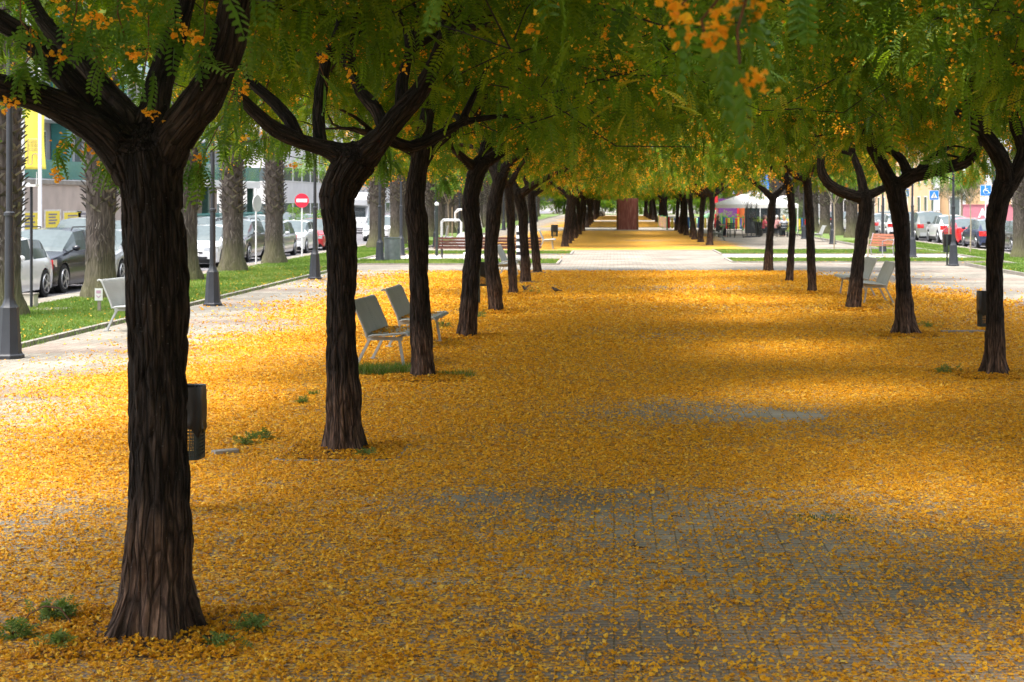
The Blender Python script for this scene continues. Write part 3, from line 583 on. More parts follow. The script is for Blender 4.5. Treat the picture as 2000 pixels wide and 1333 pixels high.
T.append(('r5', 1587, YR[5], [(1587, 574, 19), (1585, 530, 17), (1582, 440, 17), (1578, 370, 17), (1573, 348, 18)], [[(1575, 352, 15), (1590, 320, 11), (1600, 290, 8)], [(1572, 350, 15), (1545, 337, 12), (1535, 300, 10)]],
  'slim upright tree just left of the right benches, fourth of the right row', .027, 1, None, 3))
T.append(('r6', 1541, YR[6], [(1541, 550, 16), (1545, 500, 14), (1548, 430, 14), (1543, 372, 17), (1536, 352, 18)], [[(1538, 354, 15), (1515, 340, 11), (1500, 315, 8)], [(1536, 352, 13), (1530, 310, 10), (1535, 280, 8)]],
  'thin pale speckled tree before the seated woman, fifth of the right row', .028, 2, None, 3))
T.append(('r7', 1499, YR[7], [(1500, 531, 21), (1502, 490, 16), (1506, 430, 15), (1510, 388, 16)], [[(1508, 388, 14), (1490, 370, 11), (1470, 355, 9)], [(1511, 386, 13), (1530, 367, 10), (1555, 350, 8)]],
  'tree with a Y shaped fork at the edge of the crossing on the right', .03, 0, None, 3))
for key, bx_, Y, trunk, limbs, label, vox, ci, deps, roots in T:
    X = XL(bx_, Y); left = key[0] == 'l'; near = Y < 28
    flowering(key, X, Y, trunk, limbs, label, GL if left else GR, vox, (NEARC if near else MIDC)[ci % (4 if near else 3)], ci * 1.7 + Y, roots, deps)
# two trees of each row beside and behind the camera: crowns hang into the frame, hindmost pair unseen, added for shade
proto = TREES['l1']; protor = TREES['r3']
def extra(px, src, X, Y, label, group, c, rz):
    t = dup(src, (X, Y, 0), 0, label, group)
    for ch in t.children:
        if ch.name.startswith('crown'): ch.data = c; ch.rotation_euler = (0, 0, rz)
    return t
OV_L = extra(0, protor, -2.5, 1.9, 'tree beside the camera whose leaf sprays hang into the upper left', GL, NEARC[3], 2.2)
OV_R = extra(0, proto, 4.9, 2.2, 'tree beside the camera whose blossoming spray hangs at upper middle right', GR, NEARC[1], .4)
extra(0, proto, 4.95, 8.3, 'tree whose crown fills the upper right corner, its trunk outside the frame', GR, NEARC[0], 4.1)
extra(0, protor, 4.9, 14.35, 'tree whose crown hangs over the upper right, its trunk just outside the frame', GR, NEARC[2], 5.3)
for X_, Y_, s_, c_, l in ((-2.4, -4.2, protor, 0, 'tree behind the camera in the left row, shading the foreground'), (4.9, -4.0, proto, 2, 'tree behind the camera in the right row, shading the foreground'), (-9.6, 4.0, protor, 1, 'tree left of the camera, outside the frame')):
    if X_ > -9: extra(0, s_, X_, Y_, l, GL if X_ < 0 else GR, NEARC[c_], c_ + .5)
# far rows beyond the crossing
FT = []
for v in range(3):
    rr = np.random.default_rng(50 + v); b = (rr.uniform(-.05, .05), 0)
    lean = [(-.35, .1), (.1, 0), (-.15, -.1)][v]
    tr = [[0, 0, -.05, .24], [0, 0, .25, .17], [lean[0] * .3, lean[1] * .3, 1.0, .145], [lean[0] * .8 + .05, lean[1], 1.9, .14], [lean[0], lean[1], 2.5, .16]]
    ch = [tr]
    for k in range(4):
        a = k * 1.6 + v; ch.append([[tr[-1][0], tr[-1][1], 2.45, .12], [tr[-1][0] + .5 * math.cos(a), tr[-1][1] + .5 * math.sin(a), 2.8, .09], [tr[-1][0] + 1.2 * math.cos(a), tr[-1][1] + 1.2 * math.sin(a), 3.3, .06], [tr[-1][0] + 1.9 * math.cos(a + .3), tr[-1][1] + 1.9 * math.sin(a + .3), 4.1, .03]])
    FT.append(barkmesh('trunk', ch, .04, .01))
def far_tree(X, Y, label, group, v):
    t = thing('flowering_tree', label, 'tree', (X, Y, 0), 0, group)
    a = link(bpy.data.objects.new('trunk', FT[v % 3]), t); a.rotation_euler = (0, 0, 0 if v % 2 else math.pi * .9)
    c = link(bpy.data.objects.new('crown', (MIDC if Y < 100 else FARC)[v % 3]), t); c.rotation_euler = (0, 0, v * 2.1); s = 1 + .05 * math.sin(v * 5); c.scale = (s, s, s)
gl2, gr2 = 'trees of the left row beyond the crossing', 'trees of the right row beyond the crossing'
ys_ = [y for y in np.arange(79.7, 262, 6.0) if not (128 < y < 139 or 182 < y < 194)]
for i, y in enumerate(ys_[:27]): far_tree(-2.42 + .1 * math.sin(i * 3), y, f'blossoming tree, {ORD[i]} of the left row beyond the crossing', gl2, i)
ys_ = [y for y in np.arange(82.4, 262, 6.0) if not (128 < y < 139 or 182 < y < 194)]
for i, y in enumerate(ys_[:27]): far_tree(4.8 + .1 * math.cos(i * 2), y + .4 * math.sin(i * 7), f'blossoming tree, {ORD[i]} of the right row beyond the crossing', gr2, i + 1)
# tree pits: soil squares with a thin concrete border, mostly buried in petals
pits = [(XL(b_, Y), Y) for _, b_, Y, *_ in T]
for i, (x, y) in enumerate(pits[:12]):
    g = MB(); s = .5
    for sx in (-1, 1): g.bx(x + sx * s - .03, x + sx * s + .03, y - s, y + s, -.05, .006)
    for sy in (-1, 1): g.bx(x - s + .03, x + s - .03, y + sy * s - .03, y + sy * s + .03, -.05, .006)
    [struct('tree_pit_edge', g, M['concrete']) for _ in (0,) if i in (1, 9)]
    xs_ = np.linspace(-.47, .47, 12); Xp, Yp = np.meshgrid(xs_, xs_); rr_ = np.hypot(Xp, Yp); Zp = .012 + .05 * np.exp(-(rr_ / .22) ** 2) + .006 * fbm2(Xp.ravel() + x, Yp.ravel() + y, 8, 3).reshape(Xp.shape)
    V = np.stack([Xp.ravel() + x, Yp.ravel() + y, Zp.ravel() - .004], 1); a0 = (np.arange(11)[:, None] * 12 + np.arange(11)).ravel()
    tag(link(bpy.data.objects.new('pit_soil', nmesh('pit_soil', V, np.stack([a0, a0 + 1, a0 + 13, a0 + 12], 1), [M['soil']], smooth=True))), kind='structure')
Vs, Fs, Rs = [], [], []; o = 0
for (x, y) in pits[:12]:
    if y > 40: continue
    n = int(2600 * min(1, 14 / y)); X_, Y_ = rng.uniform(-.5, .5, n), rng.uniform(-.5, .5, n); kp = np.hypot(X_, Y_) > .17; X_, Y_ = X_[kp], Y_[kp]; n = len(X_)
    z = .012 + .05 * np.exp(-(np.hypot(X_, Y_) / .22) ** 2) + rng.uniform(0, .006, n); k = max(1, y / 14)
    a, b, c = scatter(BL, BLF, np.stack([X_ + x, Y_ + y, z], 1), rotm(n, .8), .024 * k * rng.uniform(.6, 1.2, n), np.clip(rng.normal(.6, .2, n), 0, 1), .06); Vs.append(a); Fs.append(b + o); Rs.append(c); o += len(a)
tag(link(bpy.data.objects.new('pit_blossoms', nmesh('pit_blossoms', np.concatenate(Vs), np.concatenate(Fs), [M['petal']], fattrs={'rnd': np.concatenate(Rs)}))), 'orange blossoms fallen round the tree feet', 'fallen blossoms', kind='stuff')
# hanging sprays, parts of their trees
def spray(tree, pts, nleaf, nfl, seed, tm=LT_H, spread=.07, ls=1.0, fsz=.024, twist=.5):
    """pts: list of (px,py,Y): the twig; leaves hang off it"""
    rr = np.random.default_rng(seed); W_ = np.array([At(*p) for p in pts]); mb = MB(); mb.tube([tuple(q) for q in W_], .004, 5)
    loc = np.array(tree.location); t = rr.uniform(0, len(W_) - 1.001, nleaf); i = t.astype(int); f_ = (t - i)[:, None]
    p = W_[i] * (1 - f_) + W_[i + 1] * f_ + rr.normal(0, spread * .3, (nleaf, 3)); d = rr.normal(0, .55, (nleaf, 3)); d[:, 2] -= .75
    a, b, c = scatter(*tm, p, dirm(d, rr.normal(0, twist, nleaf)), ls * rr.uniform(.75, 1.1, nleaf), np.clip(rr.normal(.6, .15, nleaf), 0, 1))
    Vs, Fs, Rs, Ms = [a], [b], [c], [np.zeros(len(b))]
    if nfl:
        k = max(1, nfl // 16); ck = W_[rr.integers(0, len(W_), k)] + rr.normal(0, spread, (k, 3)); pp = ck[rr.integers(0, k, nfl)] + rr.normal(0, .022, (nfl, 3))
        a2, b2, c2 = scatter(BL, BLF, pp, rotm(nfl), fsz * rr.uniform(.7, 1.2, nfl), np.clip(rr.normal(.62, .2, nfl), 0, 1), .05); Vs.append(a2); Fs.append(b2 + len(a)); Rs.append(c2); Ms.append(np.ones(len(b2)))
    tv = np.array(mb.v); tf = np.array([f for f in mb.f if len(f) == 4]); o = sum(map(len, Vs)); Vs.append(tv); Fs.append(tf + o); Rs.append(np.full(len(tf), .1)); Ms.append(np.full(len(tf), 2))
    me = nmesh('hanging_spray', np.concatenate(Vs) - loc, np.concatenate(Fs), [M['leaf_spray'], M['blossom_fresh'], M['rust']], np.concatenate(Ms), fattrs={'rnd': np.concatenate(Rs)})
    return link(bpy.data.objects.new('hanging_spray', me), tree)
spray(OV_R, [(1520, -60, 4.0), (1460, -10, 3.9), (1440, 60, 3.85), (1445, 125, 3.8)], 3, 130, 1, spread=.045, fsz=.023)
spray(OV_R, [(1500, -60, 4.1), (1410, -10, 4.0), (1370, 40, 4.0), (1385, 95, 4.0)], 5, 45, 2, spread=.04)
spray(OV_R, [(1450, -60, 4.4), (1340, 0, 4.3), (1315, 30, 4.3)], 4, 20, 3, spread=.04)
spray(OV_R, [(1640, -60, 4.6), (1560, -30, 4.6)], 3, 12, 4, spread=.04, ls=.8)
spray(OV_L, [(400, -80, 5.2), (435, -40, 5.2), (432, -10, 5.2)], 2, 0, 5, spread=.02)
spray(OV_L, [(560, -80, 5.6), (500, -40, 5.6), (495, -10, 5.6)], 3, 0, 6, spread=.03, ls=.9)
spray(OV_L, [(900, -100, 5.0), (870, -50, 5.0), (865, -25, 5.0)], 4, 6, 7, spread=.04, ls=.8)
for i_, (a_, b_) in enumerate([((40, 40), (90, 110)), ((150, 20), (130, 90)), ((230, 30), (260, 120)), ((330, 10), (345, 70)), ((180, 90), (200, 140)), ((60, 110), (30, 150)), ((400, 60), (385, 130)), ((290, 90), (280, 150))]): spray(TREES['l0'], [(a_[0], a_[1] - 60, 8.0), (*a_, 8.0), (*b_, 8.05)], 8, 50 if i_ % 2 else 20, 40 + i_, LT_N, .09)
L0, L1, L2, L3, R2_, R3_ = (TREES[k] for k in ('l0', 'l1', 'l2', 'l3', 'r2', 'r3'))
spray(L0, [(260, 300, 8.9), (190, 250, 9.3), (130, 270, 9.5), (110, 285, 9.5)], 16, 110, 8, LT_N, .09)
spray(L0, [(300, 290, 9), (240, 290, 9.4), (200, 320, 9.6)], 12, 40, 9, LT_N, .1)
spray(L0, [(470, 150, 9.6), (430, 240, 9.7), (400, 300, 9.8), (385, 340, 9.8)], 26, 60, 10, LT_N, .12)
spray(L0, [(500, 60, 9.4), (485, 120, 9.5), (470, 160, 9.5)], 8, 10, 11, LT_N, .06)
spray(L1, [(600, 60, 13), (625, 130, 12.8), (640, 170, 12.8)], 14, 20, 12, LT_N, .1, 1.1)
spray(L1, [(560, 250, 14.6), (520, 270, 14.9), (470, 280, 15)], 26, 60, 13, LT_N, .16, 1.1)
spray(L1, [(740, 240, 14.9), (745, 290, 15), (760, 320, 15)], 20, 20, 14, LT_N, .14, 1.1)
spray(L1, [(560, 260, 15.5), (590, 280, 15.6), (620, 290, 15.6)], 16, 10, 15, LT_N, .12, 1.1)
spray(L2, [(880, 300, 20.5), (872, 340, 20.8), (860, 365, 20.8)], 18, 0, 16, LT_N, .12, 1.2)
spray(L2, [(760, 280, 20.9), (750, 310, 21.2), (735, 330, 21.2)], 16, 8, 17, LT_N, .14, 1.2)
spray(R2_, [(1850, 250, 20.5), (1840, 290, 20.6), (1830, 310, 20.6)], 22, 30, 18, LT_N, .2, 1.2)
spray(R3_, [(1890, 280, 26.5), (1920, 300, 26.5), (1925, 320, 26.5)], 18, 8, 19, LT_N, .2, 1.2)
spray(TREES['r4'], [(1640, 330, 33.5), (1650, 350, 33.6), (1660, 360, 33.6)], 16, 60, 20, LT_N, .25, 1.3)
# ---------------------------------------------------------------- street furniture
def bench_proto(m, name='metal_bench', label='', L=1.35, group=None):
    """faces +x, long side along y; ribbed seat and back"""
    t = thing(name, label, 'bench', group=group)
    back = [(-.02, .40), (-.05, .50), (-.12, .66), (-.18, .80), (-.215, .865), (-.25, .88), (-.28, .865)]
    seat = [(-.0, .405), (.06, .425), (.2, .43), (.36, .445), (.5, .455), (.53, .44), (.54, .42)]
    def ribs(path, nm):
        g = MB(); D = dense([(x, 0, z, .01) for x, z in path], .023)
        for i in range(len(D) - 1):
            a, b = D[i], D[i + 1]; g.box(((a[0] + b[0]) / 2, 0, (a[2] + b[2]) / 2), (math.hypot(b[0] - a[0], b[2] - a[2]) * .78, L, .014), ry=-math.atan2(b[2] - a[2], b[0] - a[0]))
        for i in range(len(D) - 1):
            a, b = D[i], D[i + 1]; g.add([(a[0], -L / 2, a[2] - .003), (a[0], L / 2, a[2] - .003), (b[0], L / 2, b[2] - .003), (b[0], -L / 2, b[2] - .003)], [(0, 1, 2, 3)])
        for s in (-1, 1): g.tube([(q[0], s * (L / 2 + .008), q[2]) for q in D], .016, 6)
        g.tube([(q[0] * 1, 0, q[2] - .015) for q in D], .014, 6)
        return g.build(nm, m, t)
    ribs(back, 'backrest'); ribs(seat, 'seat')
    g = MB()
    for s in (-1, 1): g.bx(-.06, .42, s * (L / 2 - .18) - .02, s * (L / 2 - .18) + .02, .345, .39)
    for x in (0, .35): g.bx(x - .015, x + .015, -L / 2 + .2, L / 2 - .2, .36, .385)
    g.build('frame', m, t)
    for s in (-1, 1):
        y = s * (L / 2 - .18)
        for x0, x1 in ((-.02, -.2), (.38, .44)):
            g = MB(); g.tube([(x0, y, .36), (x1, y, .012)], .024, 4); g.bx(x1 - .05, x1 + .05, y - .04, y + .04, .004, .014); g.build('leg', m, t)
    return t
B0 = bench_proto(M['bench_grey'], label='near grey ribbed metal bench with petals on its seat, behind the third tree')
def seat_petals(b, n=420):
    a, f_, c = scatter(BL, BLF, np.stack([rng.uniform(.0, 1, n) ** 1.3 * .5, rng.uniform(-.62, .62, n), np.zeros(n)], 1) + np.array([0, 0, .452]), rotm(n, .7), .022 * rng.uniform(.6, 1.4, n), np.clip(rng.normal(.55, .2, n), 0, 1), .05)
    link(bpy.data.objects.new('seat_blossoms', nmesh('seat_blossoms', a, f_, [M['petal']], fattrs={'rnd': c})), b)['kind'] = 'stuff'
BG = 'grey metal benches'
B0['group'] = BG
B0.location = (-3.22, 22.15, 0); B0.rotation_euler = (0, 0, R(-4))
def bench(x, y, rz, label): return dup(B0, (x, y, 0), rz, label, BG)
b2 = bench(-3.2, 25.0, R(-2), 'second ribbed grey bench, half hidden by the third tree')
bench(-8.38, 28.0, R(-8), 'stained grey bench on the kerb beside the left lawn, half behind the nearest trunk')
for x, y, rz, l in ((5.85, 35.4, R(180), 'nearer of the two grey benches behind the right-leaning tree'), (5.88, 38.2, R(182), 'farther of the two grey benches behind the right-leaning tree')): bench(x, y, rz, l)
bench(-3.35, 46.6, R(0), 'grey bench seen between thin trees of the left row, nearer of a pair')
bench(-3.3, 49.0, R(-3), 'grey bench seen between thin trees of the left row, farther of a pair')
bench(-3.3, 76.0, R(0), 'pale grey bench alone beyond the crossing, beside the far left tree row')
bench(11.5, 90, R(180), 'pale grey bench beyond the crossing on the right, beside the palms')
for b in (B0, b2): seat_petals(b)
g0 = bench_proto(M['bench_green'], label='dark green bench behind the first far tree of the right row', group=None); g0.location = (6.1, 92, 0); g0.rotation_euler = (0, 0, R(180))
# long bench with reddish slats
t = thing('slatted_bench', 'long bench with dark reddish wooden slats at the crossing', 'bench', (-4.95, 63.5, 0))
for i in range(4): MB().bx(-2.1, 2.1, -.02 - i * .015, .02 - i * .015, .38 + i * .115, .47 + i * .115).build('slat', M['wood'], t)
for i in range(3): MB().bx(-2.1, 2.1, -.45 + i * .13, -.34 + i * .13, .37, .40).build('slat', M['wood'], t)
for x in (-1.8, 0, 1.8):
    g = MB(); g.tube([(x, -.42, 0), (x, -.42, .36), (x, .0, .36)], .025, 6); g.tube([(x, .06, 0), (x, .04, .36), (x, -.04, .84)], .025, 6); g.build('leg', M['lamp_grey'], t)
t = thing('wooden_bench', 'orange wooden bench with metal armrests on the right of the crossing', 'bench', (10.9, 66, 0), R(205))
for i in range(5): MB().bx(-.02 + i * .1, .07 + i * .1, -.85, .85, .42, .455).build('slat', M['wood_red'], t)
for i in range(4): MB().box((-.09 - i * .03, 0, .52 + i * .11), (.03, 1.7, .09), ry=R(-14)).build('slat', M['wood_red'], t)
for s in (-1, 1):
    g = MB(); g.tube([(-.1, s * .8, 0), (-.05, s * .8, .42), (-.2, s * .8, .92)], .025, 6); g.tube([(.45, s * .8, 0), (.45, s * .8, .62), (.2, s * .8, .68), (-.12, s * .8, .64)], .02, 6); g.build('armrest', M['rim'], t)

# lamp posts
def lamp_proto():
    t = thing('lamp_post', 'dark grey lamp post with octagonal foot at the left edge of the picture', 'lamp post')
    g = MB(); g.lathe([(.20, 0), (.20, .05), (.175, .07), (.165, .1), (.125, .72), (.095, .76), (.07, .84), (.07, .86)], 8, rot=R(22.5))
    g.build('base', M['lamp_grey'], t, smooth=20)
    g = MB(); g.lathe([(.066, .82), (.058, 2.0), (.075, 2.01), (.075, 2.05), (.045, 2.07), (.038, 4.3)], 14); g.build('pole', M['lamp_grey'], t, smooth=40)
    g = MB(); g.tube([(0, 0, 4.25), (0, 0, 4.5), (.15, 0, 4.62), (.5, 0, 4.66)], .03, 8); g.build('arm', M['lamp_grey'], t, smooth=40)
    g = MB(); g.lathe([(.03, .16), (.2, .08), (.24, .0), (.22, -.03)], 14, (.55, 0, 4.55)); l = g.build('lamp_shade', M['lamp_grey'], t, smooth=40)
    g = MB(); g.lathe([(.19, -.04), (.14, -.09), (.05, -.11)], 14, (.55, 0, 4.55)); g.build('diffuser', M['plate'], l, smooth=40)
    return t
LP = lamp_proto(); LG = 'dark grey lamp posts'
LP.location = (-8.5, 22.7, 0); LP['group'] = LG
lab = ['lamp post on the kerb left of the second tree, its foot at the lawn edge', 'lamp post standing in front of the red car, by the lawn corner']
for i, y in enumerate((34.2, 45.9)): dup(LP, (-8.5, y, 0), 0, lab[i], LG)
dup(LP, (-8.6, 59.3, 0), 0, 'dark lamp post just left of the round grey bin at the crossing', LG)
dup(LP, (-8.7, 66, 0), 0, 'dark lamp post just right of the round grey bin at the crossing', LG)
for i, y in enumerate((78, 90, 102, 114, 126, 138, 150, 165, 180)): dup(LP, (-8.6, y, 0), 0, f'dark lamp post, {ORD[i]} of the left line beyond the crossing', LG)
for (px, py), l in (((1862, 520), 'nearest right lamp post with a wide foot, beside a bag-lined bin'), ((1782, 503), 'thick dark lamp post behind the second tree of the right row'),
                    ((1724, 495), 'lamp post beside the orange wooden bench'), ((1626, 477), 'lamp post beside the sapling beyond the right crossing lawn'), ((1570, 467), 'lamp post behind the cafe tables')):
    x, y = G(px, py); dup(LP, (x, y, 0), R(180), l, LG)
for i, y in enumerate((112, 124, 136, 150, 165)): dup(LP, (11.4, y, 0), R(180), f'dark lamp post, {ORD[i]} of the right line past the cafe', LG)

# litter bins
def bin_proto():
    t = thing('litter_bin', 'black wire litter bin with a bin bag behind the nearest trunk', 'litter bin')
    w, d_, z0, z1 = .30, .24, .40, .93
    def rr(s, n=28):
        out = []
        for k in range(n):
            a = 2 * math.pi * k / n; c, sn = math.cos(a), math.sin(a); out.append((w / 2 * s * math.copysign(abs(c) ** .45, c), d_ / 2 * s * math.copysign(abs(sn) ** .45, sn)))
        return out
    ring = rr(1); g = MB(); n = len(ring)
    def strip(za, zb): 
        o = rr(1.02); v = [(x, y, z) for z in (za, zb) for x, y in o]; g.add(v, [(k, (k + 1) % n, n + (k + 1) % n, n + k) for k in range(n)])
    for k in range(20): z = z0 + .03 + k * .025; strip(z - .004, z + .004)
    per = rr(1.0, 44)
    for x, y in per:
        g.bx(x - .004, x + .004, y - .004, y + .004, z0, z1)
    v = [(x, y, z0) for x, y in ring]; g.add(v, [tuple(range(n))]); strip(z0 - .0, z0 + .035)
    g.build('basket', M['bin'], t)
    # bag folded over the rim, crumpled
    g = MB(); prof = [(1.0, .93, 0), (1.06, .94, 0), (1.09, .9, .01), (1.1, .8, .02), (1.08, .7, .03), (1.1, .64, .035), (1.05, .60, .03)]; nn = 72; vs = []
    base_ = rr(1, nn)
    for i, (s, z, am) in enumerate(prof):
        for k, (x, y) in enumerate(base_):
            q = am * (.5 * math.sin(k * .9 + i * 1.3) + .5 * math.sin(k * 2.3 - i * 2.1)); sc = s + q; vs.append((x * sc, y * sc, z + am * 1.2 * math.sin(k * .37 + i)))
    g.add(vs, [(i * nn + k, i * nn + (k + 1) % nn, (i + 1) * nn + (k + 1) % nn, (i + 1) * nn + k) for i in range(len(prof) - 1) for k in range(nn)])
    g.add([(x * .92, y * .92, .86) for x, y in base_], [tuple(range(nn))]); g.build('bin_bag', M['bag'], t, smooth=60)
    g = MB(); g.bx(-.1, -.05, -.14, -.11, 0, .95); g.bx(-.14, -.01, -.2, -.05, 0.002, .012); g.build('post', M['bin'], t, bevel=.004)
    return t
BN = bin_proto(); BNG = 'black litter bins on posts'; BN['group'] = BNG
x, y = G(380, 1000); BN.location = (x - .085, y, 0); BN.scale = (.95, .95, .955)
dup(BN, (5.47, 23.6, 0), R(180), 'black bin with a shiny bin bag behind the nearest right tree', BNG)
dup(BN, (-2.86, 35, 0), R(10), 'square dark bin behind the bent fourth tree of the left row', BNG)
x, y = G(1853, 519); dup(BN, (x, y, 0), 0, 'grey bin with crumpled bag beside the nearest right lamp post', BNG, 1.15)
x, y = G(1083, 479); dup(BN, (x, y, 0), 0, 'dark bin beyond the crossing, left of the far left tree row', BNG, 1.1)
for i, (x, y) in enumerate(((-9.5, 110), (-9.3, 128), (-9.2, 150))): dup(BN, (x, y, 0), 0, f'dark bin far down the left side, {ORD[i]} past the exercise machines', BNG, 1.2)
t = thing('round_bin', 'large round grey metal bin between two lamp posts at the crossing', 'litter bin', (-8.2, 59.8, 0), group='large round bins')
g = MB(); g.lathe([(.31, 0.01), (.31, .84), (.33, .86), (.33, .89), (.28, .89), (.27, .5)], 28); g.build('drum', mat('drum_grey', (.16, .18, .19), .45, .3), t, smooth=30)
g = MB(); g.lathe([(.33, 0), (.33, .04), (.31, .05)], 28); g.build('foot_ring', M['lamp_grey'], t)
x, y = G(1765, 502); dup(t, (x + .1, y, 0), 0, 'large round grey bin behind the second tree of the right row', 'large round bins')

# signs
def pole(t, h, r=.03, m='white_metal', x=0, y=0): return MB().lathe([(r, 0), (r, h)], 8, (x, y, 0)).build('pole', M[m], t, smooth=50)
t = thing('no_entry_sign', 'round red no entry sign with a white bar on a grey pole', 'road sign', (-12.75, 66, 0)); pole(t, 2.3)
g = MB(); g.tube([(0, -.05, 2.26), (0, -.03, 2.26)], .29, 36); s = g.build('sign_plate', M['sign_red'], t)
MB().bx(-.22, .22, -.062, -.052, 2.19, 2.33).build('white_bar', M['white_paint'], s)
t = thing('round_sign', 'round road sign seen nearly edge on between two palms', 'road sign', (-12.7, 57.3, 0), R(72)); pole(t, 2.7)
g = MB(); g.tube([(0, -.05, 2.15), (0, -.03, 2.15)], .3, 36); g.build('sign_plate', M['white_metal'], t)
def square_sign(loc, label, rz=0, z=2.1, w=.62):
    t = thing('square_sign', label, 'road sign', loc, rz, 'blue square road signs'); pole(t, z + .3)
    s = MB().bx(-w / 2, w / 2, -.05, -.035, z - w / 2, z + w / 2).build('sign_plate', M['white_paint'], t)
    MB().bx(-w / 2 + .03, w / 2 - .03, -.056, -.0502, z - w / 2 + .03, z + w / 2 - .03).build('blue_panel', M['sign_blue'], s)
    return t, s
x, y = (1824 - VX) * 103 / F, 103
t, s = square_sign((x, y, -.12), 'blue crosswalk sign with a walking figure in a white triangle', z=2.75, w=1.0)
g = MB(); g.prism([(-.36, 2.45), (.36, 2.45), (0, 3.1)], 'y', -.064, -.057); tri = g.build('triangle', M['white_paint'], s)
g = MB(); y0, y1 = -.072, -.065
g.tube([(0, y0 + .002, 2.92), (0, y1, 2.92)], .045, 12); g.prism([(-.05, 2.86), (.05, 2.86), (.04, 2.68), (-.04, 2.68)], 'y', y0, y1)
g.prism([(-.04, 2.7), (.02, 2.7), (-.08, 2.5), (-.13, 2.5)], 'y', y0 - .001, y1 - .001); g.prism([(-.0, 2.7), (.04, 2.7), (.13, 2.5), (.08, 2.5)], 'y', y0 - .001, y1 - .001); g.prism([(.04, 2.85), (.06, 2.82), (.12, 2.72), (.09, 2.72)], 'y', y0 - .001, y1 - .001)
for k in range(3): g.bx(-.3 + k * .22, -.2 + k * .22, y0, y1, 2.455, 2.485)
g.build('walking_figure', M['black'], tri); s.scale = (.6, 1, .6); s.location.z = 2.75 * .4
x, y = (1925 - VX) * 92 / F, 92
t, s = square_sign((x, y, -.12), 'blue disabled parking sign with a white wheelchair symbol', z=2.98, w=.8)
g = MB(); a_, b_ = -.064, -.057
arc = [(.02 + .19 * math.cos(a), b_, 2.9 + .19 * math.sin(a)) for a in np.linspace(R(105), R(350), 16)]
g.tube(arc, .026, 6, flat=.3); g.tube([(-.03, a_ + .004, 3.27), (-.03, b_, 3.27)], .045, 12)
g.prism([(-.06, 3.2), (.0, 3.2), (.03, 2.98), (-.03, 2.96)], 'y', a_, b_); g.prism([(-.03, 3.0), (.15, 3.0), (.16, 2.95), (-.02, 2.95)], 'y', a_ - .001, b_); g.prism([(.13, 2.99), (.17, 2.98), (.25, 2.79), (.2, 2.78)], 'y', a_, b_); g.prism([(.2, 2.82), (.31, 2.84), (.31, 2.79), (.21, 2.77)], 'y', a_ - .002, b_); g.prism([(-.02, 3.12), (.13, 3.12), (.13, 3.08), (-.01, 3.08)], 'y', a_ - .001, b_)
g.build('wheelchair_symbol', M['white_paint'], s)
s.scale = (.8, 1, .8); s.location.z = 2.98 * .2
MB().bx(-.3, .3, -.05, -.03, 2.4, 2.6).build('small_plate', M['white_paint'], t)
t, s = square_sign(((1768 - VX) * 118 / F, 118, -.12), 'blue square sign mostly hidden by the second right tree', z=3.0, w=.9)
MB().prism([(-.3, 2.72), (.3, 2.72), (0, 3.3)], 'y', -.064, -.057).build('triangle', M['white_paint'], s); s.scale = (.65, 1, .65); s.location.z = 3.0 * .35
# thin pole with a sensor plate, garden box, little signpost, pad
t = thing('sensor_pole', 'thin grey pole topped by a small white plate, on a concrete pad', 'pole', (-11.8, 32.7, .03)); g = MB(); g.lathe([(.03, 0), (.03, 2.48)], 10); g.build('pole', M['lamp_grey'], t, smooth=50)
g = MB(); g.bx(-.12, .12, -.1, .1, 2.48, 2.53); g.bx(-.1, -.03, -.05, .02, 2.53, 2.56); g.build('plate', M['white_metal'], t); g = MB(); g.tube([(.1, 0, 2.5), (.11, 0, 2.78)], .008, 5); g.build('antenna', M['white_metal'], t)
MB().bx(-.25, .75, -.35, .35, -.02, .015).build('pad', M['concrete'], t)
t = thing('garden_box', 'small beige box beside the leftmost palm', 'utility box', (-12.05, 33.3, .03)); g = MB(); g.bx(-.13, .13, -.13, .13, 0, .26); g.build('case', mat('beige_box', (.55, .5, .42), .7), t, bevel=.01); MB().bx(-.145, .145, -.145, .145, .26, .29).build('lid', M['concrete'], t)
t = thing('garden_sign', 'small white garden sign on a wooden stake in the left lawn', 'sign', (-10.2, 32, .03)); MB().bx(-.03, .03, -.02, .02, 0, .32).build('stake', mat('grey_wood', (.28, .24, .2), .8), t)
s = MB().bx(-.075, .075, -.045, -.02, .22, .46).build('board', M['plate'], t); g = MB(); pk = mat('pink_print', (.5, .3, .4), .6)
g.bx(-.045, .045, -.052, -.046, .36, .42); g.prism([(-.045, .33), (0, .29), (.045, .33), (.045, .31), (0, .27), (-.045, .31)], 'y', -.052, -.046); g.build('print', pk, s)
t = thing('striped_post', 'short post with black and white bands behind the thin left trees', 'bollard', (-3.72, 63, 0))
for i in range(9): MB().lathe([(.09, i * .13), (.09, i * .13 + .128)], 14).build('band', M['black' if i % 2 else 'white_paint'], t)
MB().sph((0, 0, 1.2), (.09, .09, .07), 12).build('cap', M['white_paint'], t)
t = thing('marker_post', 'short thin dark marker post in the left crossing lawn', 'bollard', (-10.0, 62.4, 0)); MB().lathe([(.03, 0), (.03, .5)], 8).build('post', M['bin'], t); MB().lathe([(.034, .5), (.034, .56), (.02, .58)], 8).build('cap', M['black'], t)

